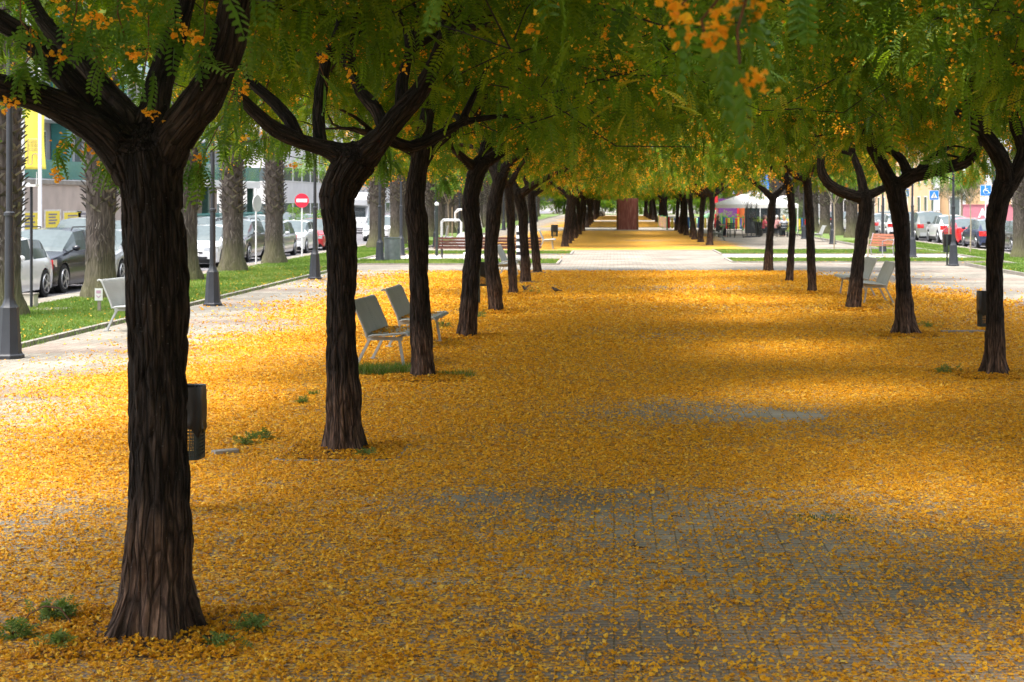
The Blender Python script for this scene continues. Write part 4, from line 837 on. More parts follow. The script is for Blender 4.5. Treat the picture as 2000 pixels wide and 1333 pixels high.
# exercise machines
t = thing('exercise_machine', 'white tubular exercise machine with arched frame and disc', 'exercise machine', (-7.9, 79, 0), group='outdoor exercise machines')
g = MB(); r_ = .035
g.tube([(-.55, 0, 0), (-.55, 0, 1.25), (-.45, 0, 1.35), (.3, 0, 1.35), (.4, 0, 1.25), (.4, 0, 0)], r_, 8); g.tube([(-.55, .5, 0), (-.55, .5, 1.2), (-.45, .5, 1.28), (.3, .5, 1.28), (.4, .5, 1.2), (.4, .5, 0)], r_, 8); g.build('frame', M['white_paint'], t, smooth=50)
g = MB(); g.tube([(.1, .2, 1.2), (.1, .2, 1.7), (.25, .2, 1.85), (1.0, .2, 1.85), (1.2, .2, 1.7), (1.3, .2, .9)], r_, 8); g.tube([(.1, .5, 1.2), (.1, .5, 1.65), (.3, .5, 1.8), (1.1, .5, 1.8), (1.25, .5, 1.65), (1.4, .5, .9)], r_, 8); g.build('arched_handle', M['white_paint'], t, smooth=50)
MB().tube([(.55, -.1, .35), (.55, -.04, .35)], .38, 24).build('disc', M['white_metal'], t); MB().bx(-.45, -.0, .1, .5, .42, .5).build('seat', M['white_metal'], t, bevel=.02); MB().box((-.3, .3, .75), (.06, .4, .6), ry=R(12)).build('backrest', M['bench_grey'], t, bevel=.02)
MB().bx(1.3, 1.9, .1, .5, .5, .56).build('footrest', M['white_metal'], t)
for i, (px, py) in enumerate(((853, 506), (912, 498))):
    x, y = G(px, py); t = thing('equipment_post', ['dark post with pale domed foot in front of the exercise machine, left one', 'dark post with pale domed foot, right of its taller twin'][i], 'post', (x, y, 0), group='equipment posts')
    MB().lathe([(.055, .05), (.055, 2.1 if i == 0 else 1.6)], 12).build('post', M['bin'], t, smooth=40); MB().sph((0, 0, .0), (.2, .2, .12), 14).build('foot', M['plate'], t, smooth=60); MB().sph((0, 0, 2.12 if i == 0 else 1.62), (.09, .09, .08), 12).build('cap', M['white_paint'], t, smooth=60)

# rust coloured slab
t = thing('rusty_slab', 'tall rust red metal slab standing in the middle of the avenue', 'monument', ((1225.5 - VX) * 128 / F, 128, 0))
def corten():
    m, t_, b, N, L = newmat('corten'); geo = N('TexCoord'); mp = N('Mapping'); mp.inputs['Scale'].default_value = (9, 9, 1.2); L(geo.outputs['Object'], mp.inputs[0]); n = N('TexNoise'); n.inputs['Scale'].default_value = 1.4; n.inputs['Detail'].default_value = 8; L(mp.outputs[0], n.inputs['Vector'])
    r = ramp(t_, [(.3, (.19, .055, .045)), (.55, (.29, .095, .075)), (.75, (.38, .2, .17))]); L(n.outputs['Fac'], r.inputs[0]); L(r.outputs[0], b.inputs['Base Color']); b.inputs['Roughness'].default_value = .8; return m
MB().bx(-.8, .8, -.2, .2, 0, 2.5).build('plate', corten(), t, bevel=.01)
for s in (-1, 1): MB().bx(s * .8 - .07, s * .8 + .07, -.24, .24, 0, 2.53).build('side_flange', M['rust'], t, bevel=.008)

# ---------------------------------------------------------------- cars
def car(name, label, group, paint, L=4.1, Wd=1.76, Hh=1.48, kind='hatch', loc=(0, 0), rear=False, glass='glass', plate=None, trim=None, rails=False, badge=None, lights=True):
    """front at y=0 looking to -y, centre line x=0"""
    t = thing(name, label, 'car' if kind not in ('van', 'motorhome') else kind, (loc[0], loc[1], -.12), 0, group)
    w = Wd / 2
    if kind == 'suv': zb = [(0, .74), (.12, .88), (.9, .99), (1.25, 1.04), (L - .5, 1.08), (L, 1.0)]; cow, rf, rr_, re = 1.15, 2.0, L - .75, L - .12
    elif kind == 'van': zb = [(0, .8), (.15, .95), (.6, 1.1), (.8, 1.2), (L, 1.25)]; cow, rf, rr_, re = .7, 1.5, L - .12, L - .03
    elif kind == 'sedan': zb = [(0, .62), (.12, .72), (1.0, .86), (1.3, .9), (L - .9, .96), (L - .1, .94), (L, .86)]; cow, rf, rr_, re = 1.2, 2.05, L - 1.5, L - .65
    else: zb = [(0, .64), (.12, .76), (.8, .88), (1.1, .92), (L - .4, .96), (L, .88)]; cow, rf, rr_, re = 1.0, 1.85, L - .75, L - .1
    wr = .34 if kind != 'suv' else .37; y1, y2 = .85 if kind != 'van' else .8, L - .78
    B = rf + (rr_ - rf) * .47
    st = sorted(set([0, .04, .12, .25, .4, cow, rf, B - .05, B + .05, rr_, re, L - .2, L - .08, L - .02, L] + [y1 + (wr + .05) * math.cos(R(a)) for a in range(0, 181, 20)] + [y2 + (wr + .05) * math.cos(R(a)) for a in range(0, 181, 20)]))
    st = [s for i, s in enumerate(st) if i == 0 or s - st[i - 1] > .008]
    def zr(y):
        b = np.interp(y, *zip(*zb))
        if y <= cow or y >= re: return b
        return float(np.interp(y, [cow, (cow + rf) / 2, rf, (rf + rr_) / 2, rr_, (rr_ + re) / 2, re], [b, b + (Hh - b) * .56, Hh - .04, Hh, Hh - .06, b + (Hh - .06 - b) * .6, b]))
    def ws(y): return w * float(np.interp(y, [0, .04, .12, .3, .7, L * .5, L - .5, L - .15, L - .04, L], [.72, .84, .92, .97, 1, 1, .99, .94, .88, .8]))
    secs = []
    for y in st:
        W_ = ws(y); b = float(np.interp(y, *zip(*zb))); top = zr(y); zl = .2 + (.12 if y < .05 or y > L - .05 else 0)
        for yc in (y1, y2):
            dd = abs(y - yc)
            if dd < wr + .05: zl = max(zl, wr - .02 + math.sqrt(max(0, (wr + .05) ** 2 - dd ** 2)))
        hood = top - b < .02; ti = 0 if hood else 1
        wt = W_ * .8 if not hood else W_ * .82; m = lambda a, c, k: a + (c - a) * k
        secs.append([(W_ * .97, y, zl), (W_, y, max(zl + .01, .42)), (W_ * 1.0, y, max(zl + .02, .66 if b > .75 else b - .1)), (W_ * .975, y, max(zl + .03, b - .07)), (W_ * .93, y, max(zl + .03, b)),
                     (m(W_ * .93, wt, .5), y, m(b, top, .5) + (.012 if hood else 0)), (wt, y, m(b, top, .94) + (.02 if hood else 0)), (wt * .55, y, top + .03 * ti + (.035 if hood else 0)), (0, y, top + .04 * ti + (.045 if hood else 0))])
    n = 9; body, glassf = MB(), {'windshield': MB(), 'rear_window': MB(), 'side_window': MB(), 'side_window ': MB()}
    used = {}
    for sg in (1, -1):
        for i in range(len(st) - 1):
            ym = (st[i] + st[i + 1]) / 2
            for k in range(n - 1):
                q = [secs[i][k], secs[i][k + 1], secs[i + 1][k + 1], secs[i + 1][k]]; q = [(sg * a[0], a[1], a[2]) for a in q]
                if sg > 0: q = q[::-1]
                dst = body
                if k >= 6 and cow < ym < rf: dst = glassf['windshield']
                elif k >= 6 and rr_ < ym < re: dst = glassf['rear_window']
                elif k in (4, 5) and cow + (rf - cow) * .5 < ym < (rr_ if kind != 'van' else rf + .3) + (re - rr_) * .35 and not (B - .06 < ym < B + .06): dst = glassf['side_window' if sg > 0 else 'side_window ']
                dst.add(q, [(0, 1, 2, 3)])
    for i in (0, len(st) - 1):
        c = secs[i]; poly = [(a[0], a[1], a[2]) for a in c] + [(-a[0], a[1], a[2]) for a in c[::-1][1:]]; body.add(poly if i else poly[::-1], [tuple(range(len(poly)))])
    bo = body.build('body', paint, t)
    import bmesh
    bm = bmesh.new(); bm.from_mesh(bo.data); bmesh.ops.remove_doubles(bm, verts=bm.verts, dist=.002); bmesh.ops.recalc_face_normals(bm, faces=bm.faces); bm.to_mesh(bo.data); bm.free()
    bo.data.polygons.foreach_set('use_smooth', [True] * len(bo.data.polygons)); bo.data.set_sharp_from_angle(angle=R(38))
    for k, v in glassf.items():
        if v.f: v.build(k.strip(), M[glass], t, smooth=40)
    g = MB(); g.bx(-w * .86, w * .86, .1, L - .1, .16, .5); g.bx(-w * .7, w * .7, cow, L - .5, .5, .8); g.build('underbody', M['black'], t)
    if trim:
        g = MB()
        for sg in (-1, 1): g.bx(sg * w * .985 - .012, sg * w * .985 + .012, y1 + wr + .08, y2 - wr - .08, .2, .36)
        g.bx(-w * .8, w * .8, -.015, .02, .3, .46); g.bx(-w * .8, w * .8, L - .02, L + .015, .28, .5); g.build('cladding', M[trim], t)
    for sg in (-1, 1):
        for yc in (y1, y2):
            wh = link(bpy.data.objects.new('wheel', bpy.data.meshes.new('wheel')), t); wh.location = (sg * (w - .1), yc, wr - .01)
            g = MB(); g.tube([(-.1, 0, 0), (-.085, 0, 0), (.085, 0, 0), (.1, 0, 0)], [wr * .9, wr, wr, wr * .9], 22); me_ = bpy.data.meshes.new('wheel'); me_.from_pydata(g.v, [], g.f); me_.materials.append(M['tyre']); wh.data = me_
            g = MB(); x0 = sg * .1
            for k in range(5):
                a = 2 * math.pi * k / 5; g.tube([(x0 + sg * .006, 0, 0), (x0 + sg * .006, math.cos(a) * wr * .66, math.sin(a) * wr * .66)], [.05, .035], 4)
            g.tube([(x0, 0, 0), (x0 + sg * .014, 0, 0)], .06, 12); rg = [(x0 + sg * .004, math.cos(a) * wr * .66, math.sin(a) * wr * .66) for a in np.linspace(0, 2 * math.pi, 23)]; g.tube(rg, .022, 5, cap=False); g.build('rim', M['rim'], wh)
        # lamps wrap the corner
        zf = float(np.interp(.15, *zip(*zb)))
        if lights:
            g = MB(); P_ = [(sg * ws(.0) * .62, -.012), (sg * ws(0) * 1.0, .0), (sg * ws(.06) * 1.01, .05), (sg * ws(.3) * 1.008, .33), (sg * ws(.3) * .9, .33), (sg * ws(0) * .6, .05)]
            za, zb_ = zf - .2, zf - .04
            vs = [(x, y, za + (.05 if j in (0, 5) else 0)) for j, (x, y) in enumerate(P_)] + [(x, y, zb_ + (.03 if j == 3 else 0)) for j, (x, y) in enumerate(P_)]
            g.add(vs, [tuple(range(6)), tuple(range(6, 12))[::-1]] + [(j, (j + 1) % 6, 6 + (j + 1) % 6, 6 + j) for j in range(6)]); g.build('headlight', M['lens'], t)
            zt = float(np.interp(L - .1, *zip(*zb)))
            g = MB(); P_ = [(sg * ws(L) * .7, L + .012), (sg * ws(L) * 1.0, L + .003), (sg * ws(L - .06) * 1.01, L - .05), (sg * ws(L - .16) * 1.008, L - .16), (sg * ws(L - .16) * .9, L - .16), (sg * ws(L) * .65, L - .05)]
            vs = [(x, y, zt - .26) for x, y in P_] + [(x, y, zt - .02) for x, y in P_]; g.add(vs, [tuple(range(6)), tuple(range(6, 12))[::-1]] + [(j, (j + 1) % 6, 6 + (j + 1) % 6, 6 + j) for j in range(6)]); g.build('tail_light', M['red_lens'], t)
        g = MB(); g.sph((sg * (w + .09), cow + .32, float(np.interp(cow, *zip(*zb))) + .1), (.11, .06, .075), 10); g.tube([(sg * w * .9, cow + .34, float(np.interp(cow, *zip(*zb))) + .02), (sg * (w + .06), cow + .32, float(np.interp(cow, *zip(*zb))) + .07)], .02, 6); g.build('wing_mirror', paint if not trim else M['black'], t, smooth=60)
        g = MB()
        for yh in (B - .22, min(rr_ - .1, B + .75)): g.bx(sg * w * .985 - .02, sg * w * .985 + .02, yh, yh + .16, zf + .0, zf + .03)
        g.build('door_handle', paint, t)
        if rails: MB().tube([(sg * w * .74, rf + .05, Hh - .02), (sg * w * .72, rf + .2, Hh + .06), (sg * w * .72, rr_ - .2, Hh + .05), (sg * w * .74, rr_ - .02, Hh - .04)], .018, 6).build('roof_rail', M['black'], t)
    gb = MB(); zf = float(np.interp(.02, *zip(*zb)))
    gb.bx(-w * .42, w * .42, -.02, .02, zf - .15, zf - .09); gb.bx(-w * .6, w * .6, -.022, .02, .3, .4); gb.build('grille', M['black'], t)
    if badge:
        g = MB(); g.tube([(0, -.03, zf - .11), (0, -.018, zf - .11)], .07, 20); bd = g.build('badge', M['chrome'], t)
        if badge == 'ring':
            g = MB(); zc = zf - .11
            for a_, b_ in (((-.04, .03), (-.015, -.01)), ((-.015, -.01), (0, .015)), ((0, .015), (.015, -.01)), ((.015, -.01), (.04, .03))): g.tube([(a_[0], -.034, zc + a_[1]), (b_[0], -.034, zc + b_[1])], .006, 5)
            g.build('badge_letters', M['sign_blue'], bd)
    for yy, s_ in ((-.028, 1), (L + .018, -1)):
        p_ = MB().bx(-.26, .26, yy, yy + .01, .42 if s_ > 0 else .6, .53 if s_ > 0 else .71).build('number_plate', M['plate'], t)
        if s_ > 0 and plate: text(plate, (0, yy - .003, .475), .095, M['black'], p_, 'plate_number')
    return t
def text(s, loc, size, m, parent, name='lettering', rot=(R(90), 0, 0), ext=.002, bold=0):
    c = bpy.data.curves.new(name, 'FONT'); c.body = s; c.size = size; c.extrude = ext; c.offset = bold; c.align_x = 'CENTER'; c.align_y = 'CENTER'
    o = bpy.data.objects.new(name, c); S.collection.objects.link(o); me = bpy.data.meshes.new_from_object(o.evaluated_get(bpy.context.evaluated_depsgraph_get())); bpy.data.objects.remove(o)
    me.materials.clear(); me.materials.append(m); o = link(bpy.data.objects.new(name, me), parent); o.location = loc; o.rotation_euler = rot; return o
def paint(n, c, metal=.0): return mat(n, c, .28, metal, var=.02, coat=1)
PW, PB, PS, PR, PG = paint('white_car_paint', (.78, .79, .8)), mat('dark_car_paint', (.008, .01, .016), .22, 0, var=.02, coat=.25), paint('silver_car_paint', (.45, .47, .48), .5), paint('red_car_paint', (.5, .012, .025)), paint('olive_car_paint', (.05, .055, .05))
PN, PGy = paint('navy_car_paint', (.018, .03, .08)), paint('greige_car_paint', (.3, .31, .28), .3)
CL, CR = 'cars parked along the left kerb', 'cars parked along the right kerb'
car('parked_car', 'white hatchback at the left edge, first of the parked line', CL, PW, 4.05, 1.74, 1.47, 'hatch', (-14.75, 36.2))
car('parked_car', 'black sport utility car with chrome headlights, left of the mossy palm', CL, PB, 4.5, 1.84, 1.6, 'suv', (-14.95, 40.4), rails=True, badge='disc')
car('parked_car', 'silver grey hatchback peeping between the mossy palm and nearest trunk', CL, PS, 4.0, 1.74, 1.5, 'hatch', (-14.95, 45.4))
car('parked_car', 'white hatchback with number plate reading 9123 between nearest trunk and palm', CL, PW, 4.2, 1.79, 1.46, 'hatch', (-14.8, 56.6), plate='9123 JNH', badge='ring')
car('parked_car', 'white hatchback hidden behind the nearest trunk', CL, PW, 4.1, 1.75, 1.45, 'hatch', (-14.9, 50.6))
car('parked_car', 'dark olive estate car beside the edge-on round sign', CL, PG, 4.5, 1.82, 1.62, 'suv', (-15.0, 61.6), rails=True)
car('parked_car', 'silver car between two rough palms', CL, PS, 4.3, 1.8, 1.5, 'hatch', (-14.85, 67.2))
car('parked_car', 'white hatchback with black grille right of the palm, next to a red car', CL, PW, 4.1, 1.76, 1.45, 'hatch', (-14.8, 72.4))
car('parked_car', 'small red hatchback behind the no entry pole', CL, PR, 3.7, 1.68, 1.5, 'hatch', (-14.7, 77.2))
car('parked_car', 'white car facing down the road, seen right of the swollen trunk', CL, PW, 4.1, 1.72, 1.46, 'hatch', (-14.0, 95), badge='disc')
car('parked_car', 'white crossover farther down the left road', CL, PW, 4.4, 1.8, 1.62, 'suv', (-20.6, 130), badge='disc')
t_ = car('white_van', 'white van with tall windscreen behind the mossy palm', 'white vans', PW, 5.3, 1.95, 2.45, 'van', (-17.1, 58)); t_['category'] = 'van'
FL2 = 'cars parked on the far side of the left road'
far = [(64, PW, 'suv', 1.65), (70, PS, 'hatch', 1.5), (77, PW, 'van', 1.95), (84, PS, 'hatch', 1.5), (90, PB, 'hatch', 1.5), (97, PW, 'hatch', 1.5), (104, PS, 'suv', 1.6), (112, PW, 'hatch', 1.45)]
cn = {id(PW): 'white', id(PS): 'silver', id(PB): 'black', id(PN): 'navy', id(PR): 'red', id(PG): 'olive', id(PGy): 'greige'}
for i, (y, p, k, h) in enumerate(far):
    car('parked_car' if k != 'van' else 'delivery_van', f'{cn[id(p)]} {"van" if k == "van" else "car"}, {ORD[i]} in the line across the left road', FL2, p, 4.2, 1.78, h, k, (-21.9, y))
for i, (y, p, k) in enumerate([(104, PR, 'hatch'), (116, PS, 'suv'), (128, PW, 'hatch'), (140, PB, 'hatch'), (155, PW, 'hatch'), (170, PS, 'hatch')]):
    car('parked_car', f'{cn[id(p)]} car, {ORD[i]} beyond the lone white car on the left kerb', CL, p, 4.1, 1.75, 1.5, k, (-14.8, y))
# motorhome
t = thing('motorhome', 'white motorhome with dark windscreen far down the left road', 'motorhome', (-19.2, 118, -.12))
g = MB(); g.prism([(0, .4), (0, 1.0), (.6, 1.2), (1.2, 1.95), (.35, 2.1), (.2, 2.5), (.6, 3.0), (6, 3.05), (6, .4)], 'x', -1.1, 1.1)
MB_ = g.build('body', PW, t, bevel=.05); MB().bx(-.95, .95, .55, .62, 1.25, 1.9).build('windshield', M['glass_dark'], t)
for s in (-1, 1):
    for y in (1, 4.6): w_ = MB().tube([(s * .95, y, .36), (s * 1.12, y, .36)], .36, 18).build('wheel', M['tyre'], t)
    MB().bx(s * .85 - .15, s * .85 + .15, -.02, .02, .75, .92).build('headlight', M['lens'], t)
MB().bx(-1.11, -1.1, 2, 3.2, 1.6, 2.3).build('side_window', M['glass_dark'], t)
# right side, tails towards the camera: built facing away
def rcar(label, p, L, W_, Hh, kind, xs_, yr, **k):
    t = car('parked_car', label, CR, p, L, W_, Hh, kind, (0, 0), **k); t.location = (xs_ + W_ / 2, yr + L, -.12); t.rotation_euler = (0, 0, R(180)); return t
rcar('dark grey car at the right edge partly behind the palm', PG, 4.3, 1.8, 1.48, 'hatch', 18.3, 73.6)
rcar('navy hatchback with bright red tail lights behind the nearest right tree', PN, 4.4, 1.82, 1.46, 'hatch', 17.95, 79.4)
rcar('bright red saloon car with its tail to the camera', PR, 4.4, 1.8, 1.46, 'sedan', 18.1, 85.2)
rcar('white crossover with grey cladding between the red and greige cars', PW, 4.3, 1.82, 1.56, 'suv', 18.3, 90.6, trim='black')
rcar('greige compact van with roof rails and red tail lights', PGy, 4.3, 1.84, 1.74, 'suv', 18.1, 96.4, rails=True, trim='bench_grey')
rcar('black hatchback beyond the greige van, partly behind a lamp post', PB, 4.1, 1.76, 1.5, 'hatch', 18.4, 102)
for i, (y, p) in enumerate([(108, PW), (114, PS), (120, PN), (126, PW), (133, PB), (140, PR), (147, PW)]): rcar(f'{cn[id(p)]} car, {ORD[i]} past the black hatchback on the right kerb', p, 4.2, 1.76, 1.5, 'hatch', 18.3, y)
for i, (y, p) in enumerate([(126, PW), (134, PS), (142, PW)]): car('parked_car', f'{cn[id(p)]} car, {ORD[i]} in the line across the right road', 'cars across the right road', p, 4.2, 1.78, 1.5, 'hatch', (24.6, y))
x, y = -.6 * 1, 285
car('parked_car', 'small silver car at the very end of the avenue, left of the rusty slab', 'cars at the end of the avenue', PS, 3.8, 1.7, 1.6, 'suv', (-1.6, 250)).rotation_euler = (0, 0, R(115))

# ---------------------------------------------------------------- palms
def palmmats():
    m, t, b, N, L = newmat('palm_trunk'); tc = N('TexCoord'); mp = N('Mapping'); mp.inputs['Scale'].default_value = (14, 14, 1.6); L(tc.outputs['Object'], mp.inputs[0]); n = N('TexNoise'); n.inputs['Scale'].default_value = 2; n.inputs['Detail'].default_value = 9; L(mp.outputs[0], n.inputs['Vector'])
    r = ramp(t, [(.3, (.025, .018, .014)), (.5, (.06, .047, .038)), (.7, (.12, .098, .08))]); L(n.outputs['Fac'], r.inputs[0])
    sp = N('SeparateXYZ'); L(tc.outputs['Object'], sp.inputs[0]); mr = N('MapRange'); mr.inputs[1].default_value = .15; mr.inputs[2].default_value = 1.3; mr.inputs[3].default_value = 1; mr.inputs[4].default_value = 0; L(sp.outputs[2], mr.inputs[0])
    n2 = N('TexNoise'); n2.inputs['Scale'].default_value = 2.2; L(tc.outputs['Object'], n2.inputs['Vector']); mu = N('Math'); mu.operation = 'MULTIPLY'; L(mr.outputs[0], mu.inputs[0]); L(n2.outputs['Fac'], mu.inputs[1])
    mx = N('Mix'); mx.data_type = 'RGBA'; L(mu.outputs[0], mx.inputs[0]); L(r.outputs[0], mx.inputs[6]); mx.inputs[7].default_value = (.12, .125, .045, 1); L(mx.outputs[2], b.inputs['Base Color']); b.inputs['Roughness'].default_value = .95
    bp = N('Bump'); bp.inputs['Distance'].default_value = .04; L(n.outputs['Fac'], bp.inputs['Height']); L(bp.outputs[0], b.inputs['Normal'])
    return m
M['palm_trunk'] = palmmats(); M['boot'] = leafmat('palm_boot', [(0, (.014, .01, .008)), (.5, (.08, .065, .052)), (1, (.24, .21, .175))], .02)
def palm_proto(seed, zs, hcut=9.0, label=''):
    rr = np.random.default_rng(seed); t = thing('palm_tree', label, 'palm')
    g = MB(); pr = [(.46, -.05), (.44, .1), (.36, .35), (.32, .7), (.31, 1.3), (.31, zs), (.33, zs + .15), (.30, hcut)]; D = []
    zz = np.linspace(-.05, hcut, 60); rad = np.interp(zz, [p[1] for p in pr], [p[0] for p in pr]); n = 22
    vs = []
    for z, r in zip(zz, rad):
        for k in range(n):
            a = 2 * math.pi * k / n; q = r * (1 + .05 * math.sin(a * 5 + z * 2 + seed) + (.12 * math.sin(a * 9 + seed) if z < .3 else 0) + rr.normal(0, .012)); vs.append((q * math.cos(a), q * math.sin(a), z))
    me = nmesh('trunk', np.array(vs), np.array([(i * n + k, i * n + (k + 1) % n, (i + 1) * n + (k + 1) % n, (i + 1) * n + k) for i in range(59) for k in range(n)]), [M['palm_trunk']], smooth=True)
    tk = link(bpy.data.objects.new('trunk', me), t)
    # criss-cross leaf stubs above zs and shaggy fibre below it
    V, Fq, Rn = [], [], []
    N_ = int((hcut - zs) / .105 * 9 / 2); 
    for i in range(N_):
        z = zs + (hcut - zs) * i / N_; a = i * 2.39996 + rr.normal(0, .05); r = .30; out = .11 + .05 * rr.uniform()
        for sg in (-1, 1):
            ca = a + sg * .2; p0 = np.array([r * math.cos(ca), r * math.sin(ca), z]); tang = np.array([-math.sin(a), math.cos(a), 0]); rad_ = np.array([math.cos(a), math.sin(a), 0])
            p1 = p0 + rad_ * out + np.array([0, 0, .17]) - tang * sg * (.19 + rr.normal(0, .03)); wv_ = tang * .05; b = len(V); up = rad_ * .025
            V += [p0 - wv_, p0 + wv_, p1 + wv_ * .55, p1 - wv_ * .55, p0 - wv_ - up, p0 + wv_ - up, p1 + wv_ * .5 - up, p1 - wv_ * .5 - up]
            Fq += [(b, b + 1, b + 2, b + 3), (b + 4, b + 7, b + 6, b + 5), (b, b + 3, b + 7, b + 4), (b + 1, b + 5, b + 6, b + 2), (b + 3, b + 2, b + 6, b + 7)]; c = rr.uniform(.3, 1); Rn += [c, 0, c * .5, c * .5, 1]  # shade painted in: sides and inner faces tinted darker; tips palest
    for i in range(420):
        z = rr.uniform(.9, zs); a = rr.uniform(0, 6.283); r = .315; l = rr.uniform(.05, .16); ta = rr.normal(0, .5); p0 = np.array([r * math.cos(a), r * math.sin(a), z]); tang = np.array([-math.sin(a), math.cos(a), 0]); p1 = p0 + np.array([math.cos(a), math.sin(a), 0]) * .03 + tang * ta * l + np.array([0, 0, -l]); b = len(V)
        V += [p0 - tang * .008, p0 + tang * .008, p1 + tang * .004, p1 - tang * .004]; Fq.append((b, b + 1, b + 2, b + 3)); Rn.append(rr.uniform(0, .8))
    link(bpy.data.objects.new('leaf_stubs', nmesh('leaf_stubs', np.array(V), np.array(Fq), [M['boot']], fattrs={'rnd': np.array(Rn)})), t)
    # crown of fan fronds
    V, Fq, Rn = [], [], []
    for i in range(34):
        a = i * 2.4; el = rr.uniform(-.7, 1.1); L_ = rr.uniform(.8, 1.1); d = np.array([math.cos(a) * math.cos(el), math.sin(a) * math.cos(el), math.sin(el)]); p0 = np.array([0, 0, hcut]); c = p0 + d * L_; side = np.cross(d, [0, 0, 1.]); side /= np.linalg.norm(side); up = np.cross(side, d)
        b = len(V); V += [p0 - side * .02, p0 + side * .02, c + side * .02, c - side * .02]; Fq.append((b, b + 1, b + 2, b + 3)); Rn.append(.3)
        for k in range(16):
            fa = -1.25 + 2.5 * k / 15; dd = d * math.cos(fa) + side * math.sin(fa); pd = -d * math.sin(fa) + side * math.cos(fa); m_ = c + dd * .45; e = c + dd * .8 + np.array([0, 0, -.22]); b = len(V)
            V += [c, m_ - pd * .035, e, m_ + pd * .035]; Fq.append((b, b + 1, b + 2, b + 3)); Rn.append(rr.uniform(.2, 1))
    link(bpy.data.objects.new('crown', nmesh('crown', np.array(V), np.array(Fq), [M['palm_frond']], fattrs={'rnd': np.array(Rn)})), t)
    return t
PP = [palm_proto(1, 1.9, 8.6, 'palm with reddish collar above a mossy fissured foot, between black car and bench'), palm_proto(2, 1.7, 9.0, 'leftmost palm, dark rough trunk behind the first lamp post'), palm_proto(3, 1.75, 8.8, 'wide rough palm between white car and olive car')]
PGp = 'palms planted in the side lawns'
for p in PP: p['group'] = PGp
PP[1].location = (-11.65, 30.8, .03); PP[0].location = (-11.6, 36.5, .03); PP[2].location = (-11.95, 50.6, .03); PP[2].rotation_euler = (0, 0, 1)
for i, (x, y, l) in enumerate([(-11.85, 44.7, 'palm mostly hidden behind the nearest trunk'), (-11.97, 56.9, 'rough palm left of the no entry sign, ivy at its foot'), (-11.2, 76.4, 'palm behind the round grey bin, left one of two'), (-11.0, 82, 'palm behind the round grey bin, right one of two')]): dup(PP[i % 3], (x, y, .03), i * 1.3, l, PGp, [1, .97, 1.12, 1.12][i])
for i, y in enumerate(np.arange(88, 250, 6.2)):
    if i < 26: dup(PP[i % 3], (-11.5, y, .03), i * 1.9, f'palm, {ORD[i]} beyond the exercise machines in the left lawn', PGp, 1.06)
dup(PP[0], (15.9, 63, .03), 2.2, 'mossy palm at the right edge beside the parked cars', PGp, .98)
for i, y in enumerate(np.arange(92, 215, 6.3)): dup(PP[(i + 1) % 3], (14.5, y, .03), i * 1.4, f'palm, {ORD[i]} of the right lawn beyond the crossing', PGp, 1.12)

# saplings with stakes, olive tree, shrubs
def small_tree(name, label, loc, h, rad, nleaf, m, trunk_m, r0=.035, stake=False, cz=.75, group=None, seed=0):
    t = thing(name, label, 'tree', loc, 0, group); rr = np.random.default_rng(seed); g = MB(); fk = h * .55
    g.tube([(0, 0, 0), (.03, 0, fk * .5), (0, 0, fk)], [r0, r0 * .85, r0 * .7], 8)
    for k in range(5):
        a = k * 1.3 + seed; g.tube([(0, 0, fk - .05), (.2 * rad * math.cos(a), .2 * rad * math.sin(a), fk + .3), (.7 * rad * math.cos(a), .7 * rad * math.sin(a), h * cz + .4)], [r0 * .6, r0 * .4, r0 * .15], 6)
    g.build('trunk', trunk_m, t, smooth=60)
    C = rr.normal(0, .45, (26, 3)) * np.array([rad, rad, rad * .5]) + np.array([0, 0, h * cz + .3]); me = foliage('crown', C, np.full(26, rad * .32), nleaf // 26, LT_M, 1.0, 0, mats=[m, m], droop=.2); link(bpy.data.objects.new('crown', me), t)
    if stake: MB().lathe([(.03, 0), (.03, 1.9)], 7, (.22, 0, 0)).build('stake', mat('stake_wood', (.4, .3, .2), .8), t)
    return t
TW = mat('sapling_bark', (.35, .28, .2), .8, var=.15); SG = 'young saplings'
for i, (px, py, h, l) in enumerate([(1695, 505, 3.2, 'thin sapling at the near edge of the right crossing lawn'), (1629, 490, 3.4, 'thin sapling with upright twigs behind the right benches'), (1895, 495, 3.6, 'sapling with pale trunk in front of the navy car'), (1853, 480, 3.8, 'sapling with pale trunk in front of the red car')]):
    x, y = G(px, py); small_tree('sapling', l, (x, y, .03), h + .4, 1.0, 520, M['leaf_light'], TW, group=SG, seed=i)
x, y = G(1350, 441); small_tree('sapling', 'staked sapling with bright crown by the playground fence', (x, 124, 0), 3.4, .9, 500, M['leaf_light'], TW, stake=True, group=SG, seed=9)
x = (875 - VX) * 86 / F; small_tree('sapling', 'staked sapling behind the exercise machine', (x, 86, .03), 3.8, .9, 420, M['leaf_light'], TW, stake=True, group=SG, seed=10)
small_tree('street_tree', 'loose light green tree behind the no entry sign', ((640 - VX) * 98 / F, 98, 0), 5.6, 2.1, 1800, M['leaf_light'], TW, .06, seed=11)
small_tree('olive_tree', 'round grey green olive tree by the pink wall', (29.5, 137, 0), 5.4, 2.3, 3800, M['leaf_grey'], TW, .12, cz=.6, seed=12)
